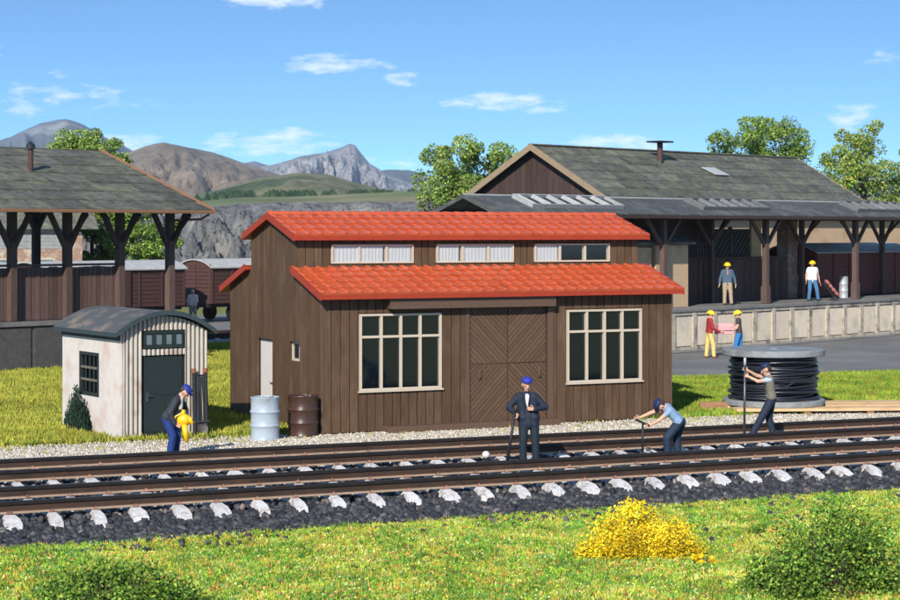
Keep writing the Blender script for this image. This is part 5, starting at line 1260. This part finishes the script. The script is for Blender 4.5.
person('worker in white shirt, jeans and yellow helmet pulling a hand truck', fr(PL_O, PL_A, 11.75, .75, PZ), J, (.72, .72, .72), (.07, .16, .30), (.03, .03, .03), .4, 'helmet', (.85, .55, .01), (-.5, -.85, 0), {'L': {'d': (.5, .2, -.8)}, 'R': {'d': (0, -.1, -1)}}, .017, group='workers in yellow helmets')
ht = thing('hand_truck', 'hand truck loaded with red sacks tilted behind the white-shirted worker', 'hand truck', fr(PL_O, PL_A, 11.95, .7, PZ) + Vector((.3, .2, 0)), 0)
MB().tube([(.05, -.17, .82), (.62, -.17, .1)], .02, 8).tube([(.05, .17, .82), (.62, .17, .1)], .02, 8).cyl((.05, -.17, .82), (.05, .17, .82), .02, .02, 8).bar((.62, 0, .06), (.80, 0, .14), .4, .02).obj('frame', M_black, ht)
for y in (-.22, .22): MB().cyl((.55, y-.03, .1), (.55, y+.03, .1), .10, .10, 14).obj('wheel', M_black, ht)
M_sack = mat('red_load', (.33, .12, .10), .8, .35, 22, .01, .15)
for i in range(4):
    MB().ell((0, 0, 0), (.17, .22, .09), 12, 8).obj('sack', M_sack, ht, (.20+i*.135+.06, 0, .80-i*.165), (0, .9, 0), smooth=True)
M_silver = mat('pale_metal_drum', (.50, .50, .50), .4, .12, 9, 0, 0, .5, .4)
barrel('barrel', 'pale metal barrel standing on the platform by the wagon', (G(843.5, 298, PZ)), .21, 1.0, M_silver)
# carriers
J = stand(); J.update({'Rsh': (-.02, .19, 1.41), 'Lsh': (.02, -.19, 1.41), 'Rel': (.10, .24, 1.12), 'Lel': (.10, -.24, 1.12), 'Rwr': (.35, .16, 1.0), 'Lwr': (.35, -.17, .98), 'Rhip': (-.05, .09, .92), 'Lhip': (.0, -.09, .92), 'Rkn': (-.08, .1, .49), 'Lkn': (.12, -.1, .49), 'Ran': (-.12, .1, .08), 'Lan': (.14, -.1, .08), 'Rtoe': (.0, .1, .035), 'Ltoe': (.27, -.14, .035), 'head': (.03, -.01, 1.62)})
GX = Vector((9.86, 75.9, .006))
person('carrier in red jacket, yellow trousers and yellow helmet holding the crate', GX, J, (.30, .025, .03), (.62, .48, .16), (.12, .03, .03), 1.0, 'helmet', (.85, .65, .02), (.9, -.4, -.1), {'R': {'d': (1, 0, .1), 'th': (0, 0, 1)}, 'L': {'d': (1, 0, .1), 'th': (0, 0, 1)}}, .017, group='workers in yellow helmets')
J2 = {k: (-p[0], p[1], p[2]) for k, p in J.items()}; J2 = {('L' if k[0] == 'R' else 'R')+k[1:] if k[0] in 'LR' and k not in ('neck', 'head') else k: v for k, v in J2.items()}
HX = GX + Vector((1.13, .25, 0))
person('carrier in dark T-shirt and blue trousers holding the crate', HX, J2, (.05, .045, .045), (.03, .17, .42), (.03, .03, .03), .4, 'helmet', (.85, .65, .02), (-.9, -.35, -.1), {'R': {'d': (-1, 0, .1), 'th': (0, 0, 1)}, 'L': {'d': (-1, 0, .1), 'th': (0, 0, 1)}}, .017, group='workers in yellow helmets')
M_crate = mat('pink_crate', (.62, .34, .34), .75, .2, 20, .003, .08)
cr = thing('crate', 'pinkish crate carried between the two helmeted carriers', 'crate', GX + Vector((.56, .10, .90)), R(12))
for z in (0, .14, .28):
    for y in (-.21, .19): board('slat', M_crate, cr, -.30, .30, y, y+.02, z, z+.11)
    for x in (-.30, .28): board('slat', M_crate, cr, x, x+.02, -.189, .189, z+.005, z+.105)
MB().box(-.28, .28, -.19, .19, -.02, .0).obj('base', M_crate, cr)
for x in (-.31, .285): 
    for y in (-.225, .205): board('corner_post', M_crate, cr, x, x+.025, y, y+.02, -.01, .40)
# far figure by the wagons
J = stand(); J.update({'Lel': (.22, -.08, 1.13), 'Lwr': (.12, -.22, 1.0)})
person('far worker in pale shirt standing before the wagon end', (at(193, 104)[0], 104, .006), J, (.62, .58, .52), (.20, .22, .20), (.03, .03, .03), .5, None, (.1, .1, .1), (.4, -.9, 0), None, .018)

# ============================================================ HAZE
hz = MB().box(-5200, 5200, -60, 6300, -8, 320).obj('haze', []); stuff(hz)
hm = bpy.data.materials.new('haze_air'); hm.use_nodes = True; t = hm.node_tree; t.nodes.clear()
o_ = t.nodes.new('ShaderNodeOutputMaterial'); pv = t.nodes.new('ShaderNodeVolumePrincipled')
pv.inputs['Color'].default_value = (.48, .70, 1, 1); pv.inputs['Density'].default_value = 5.5e-5; pv.inputs['Anisotropy'].default_value = .0
t.links.new(pv.outputs[0], o_.inputs['Volume']); hz.data.materials.append(hm)
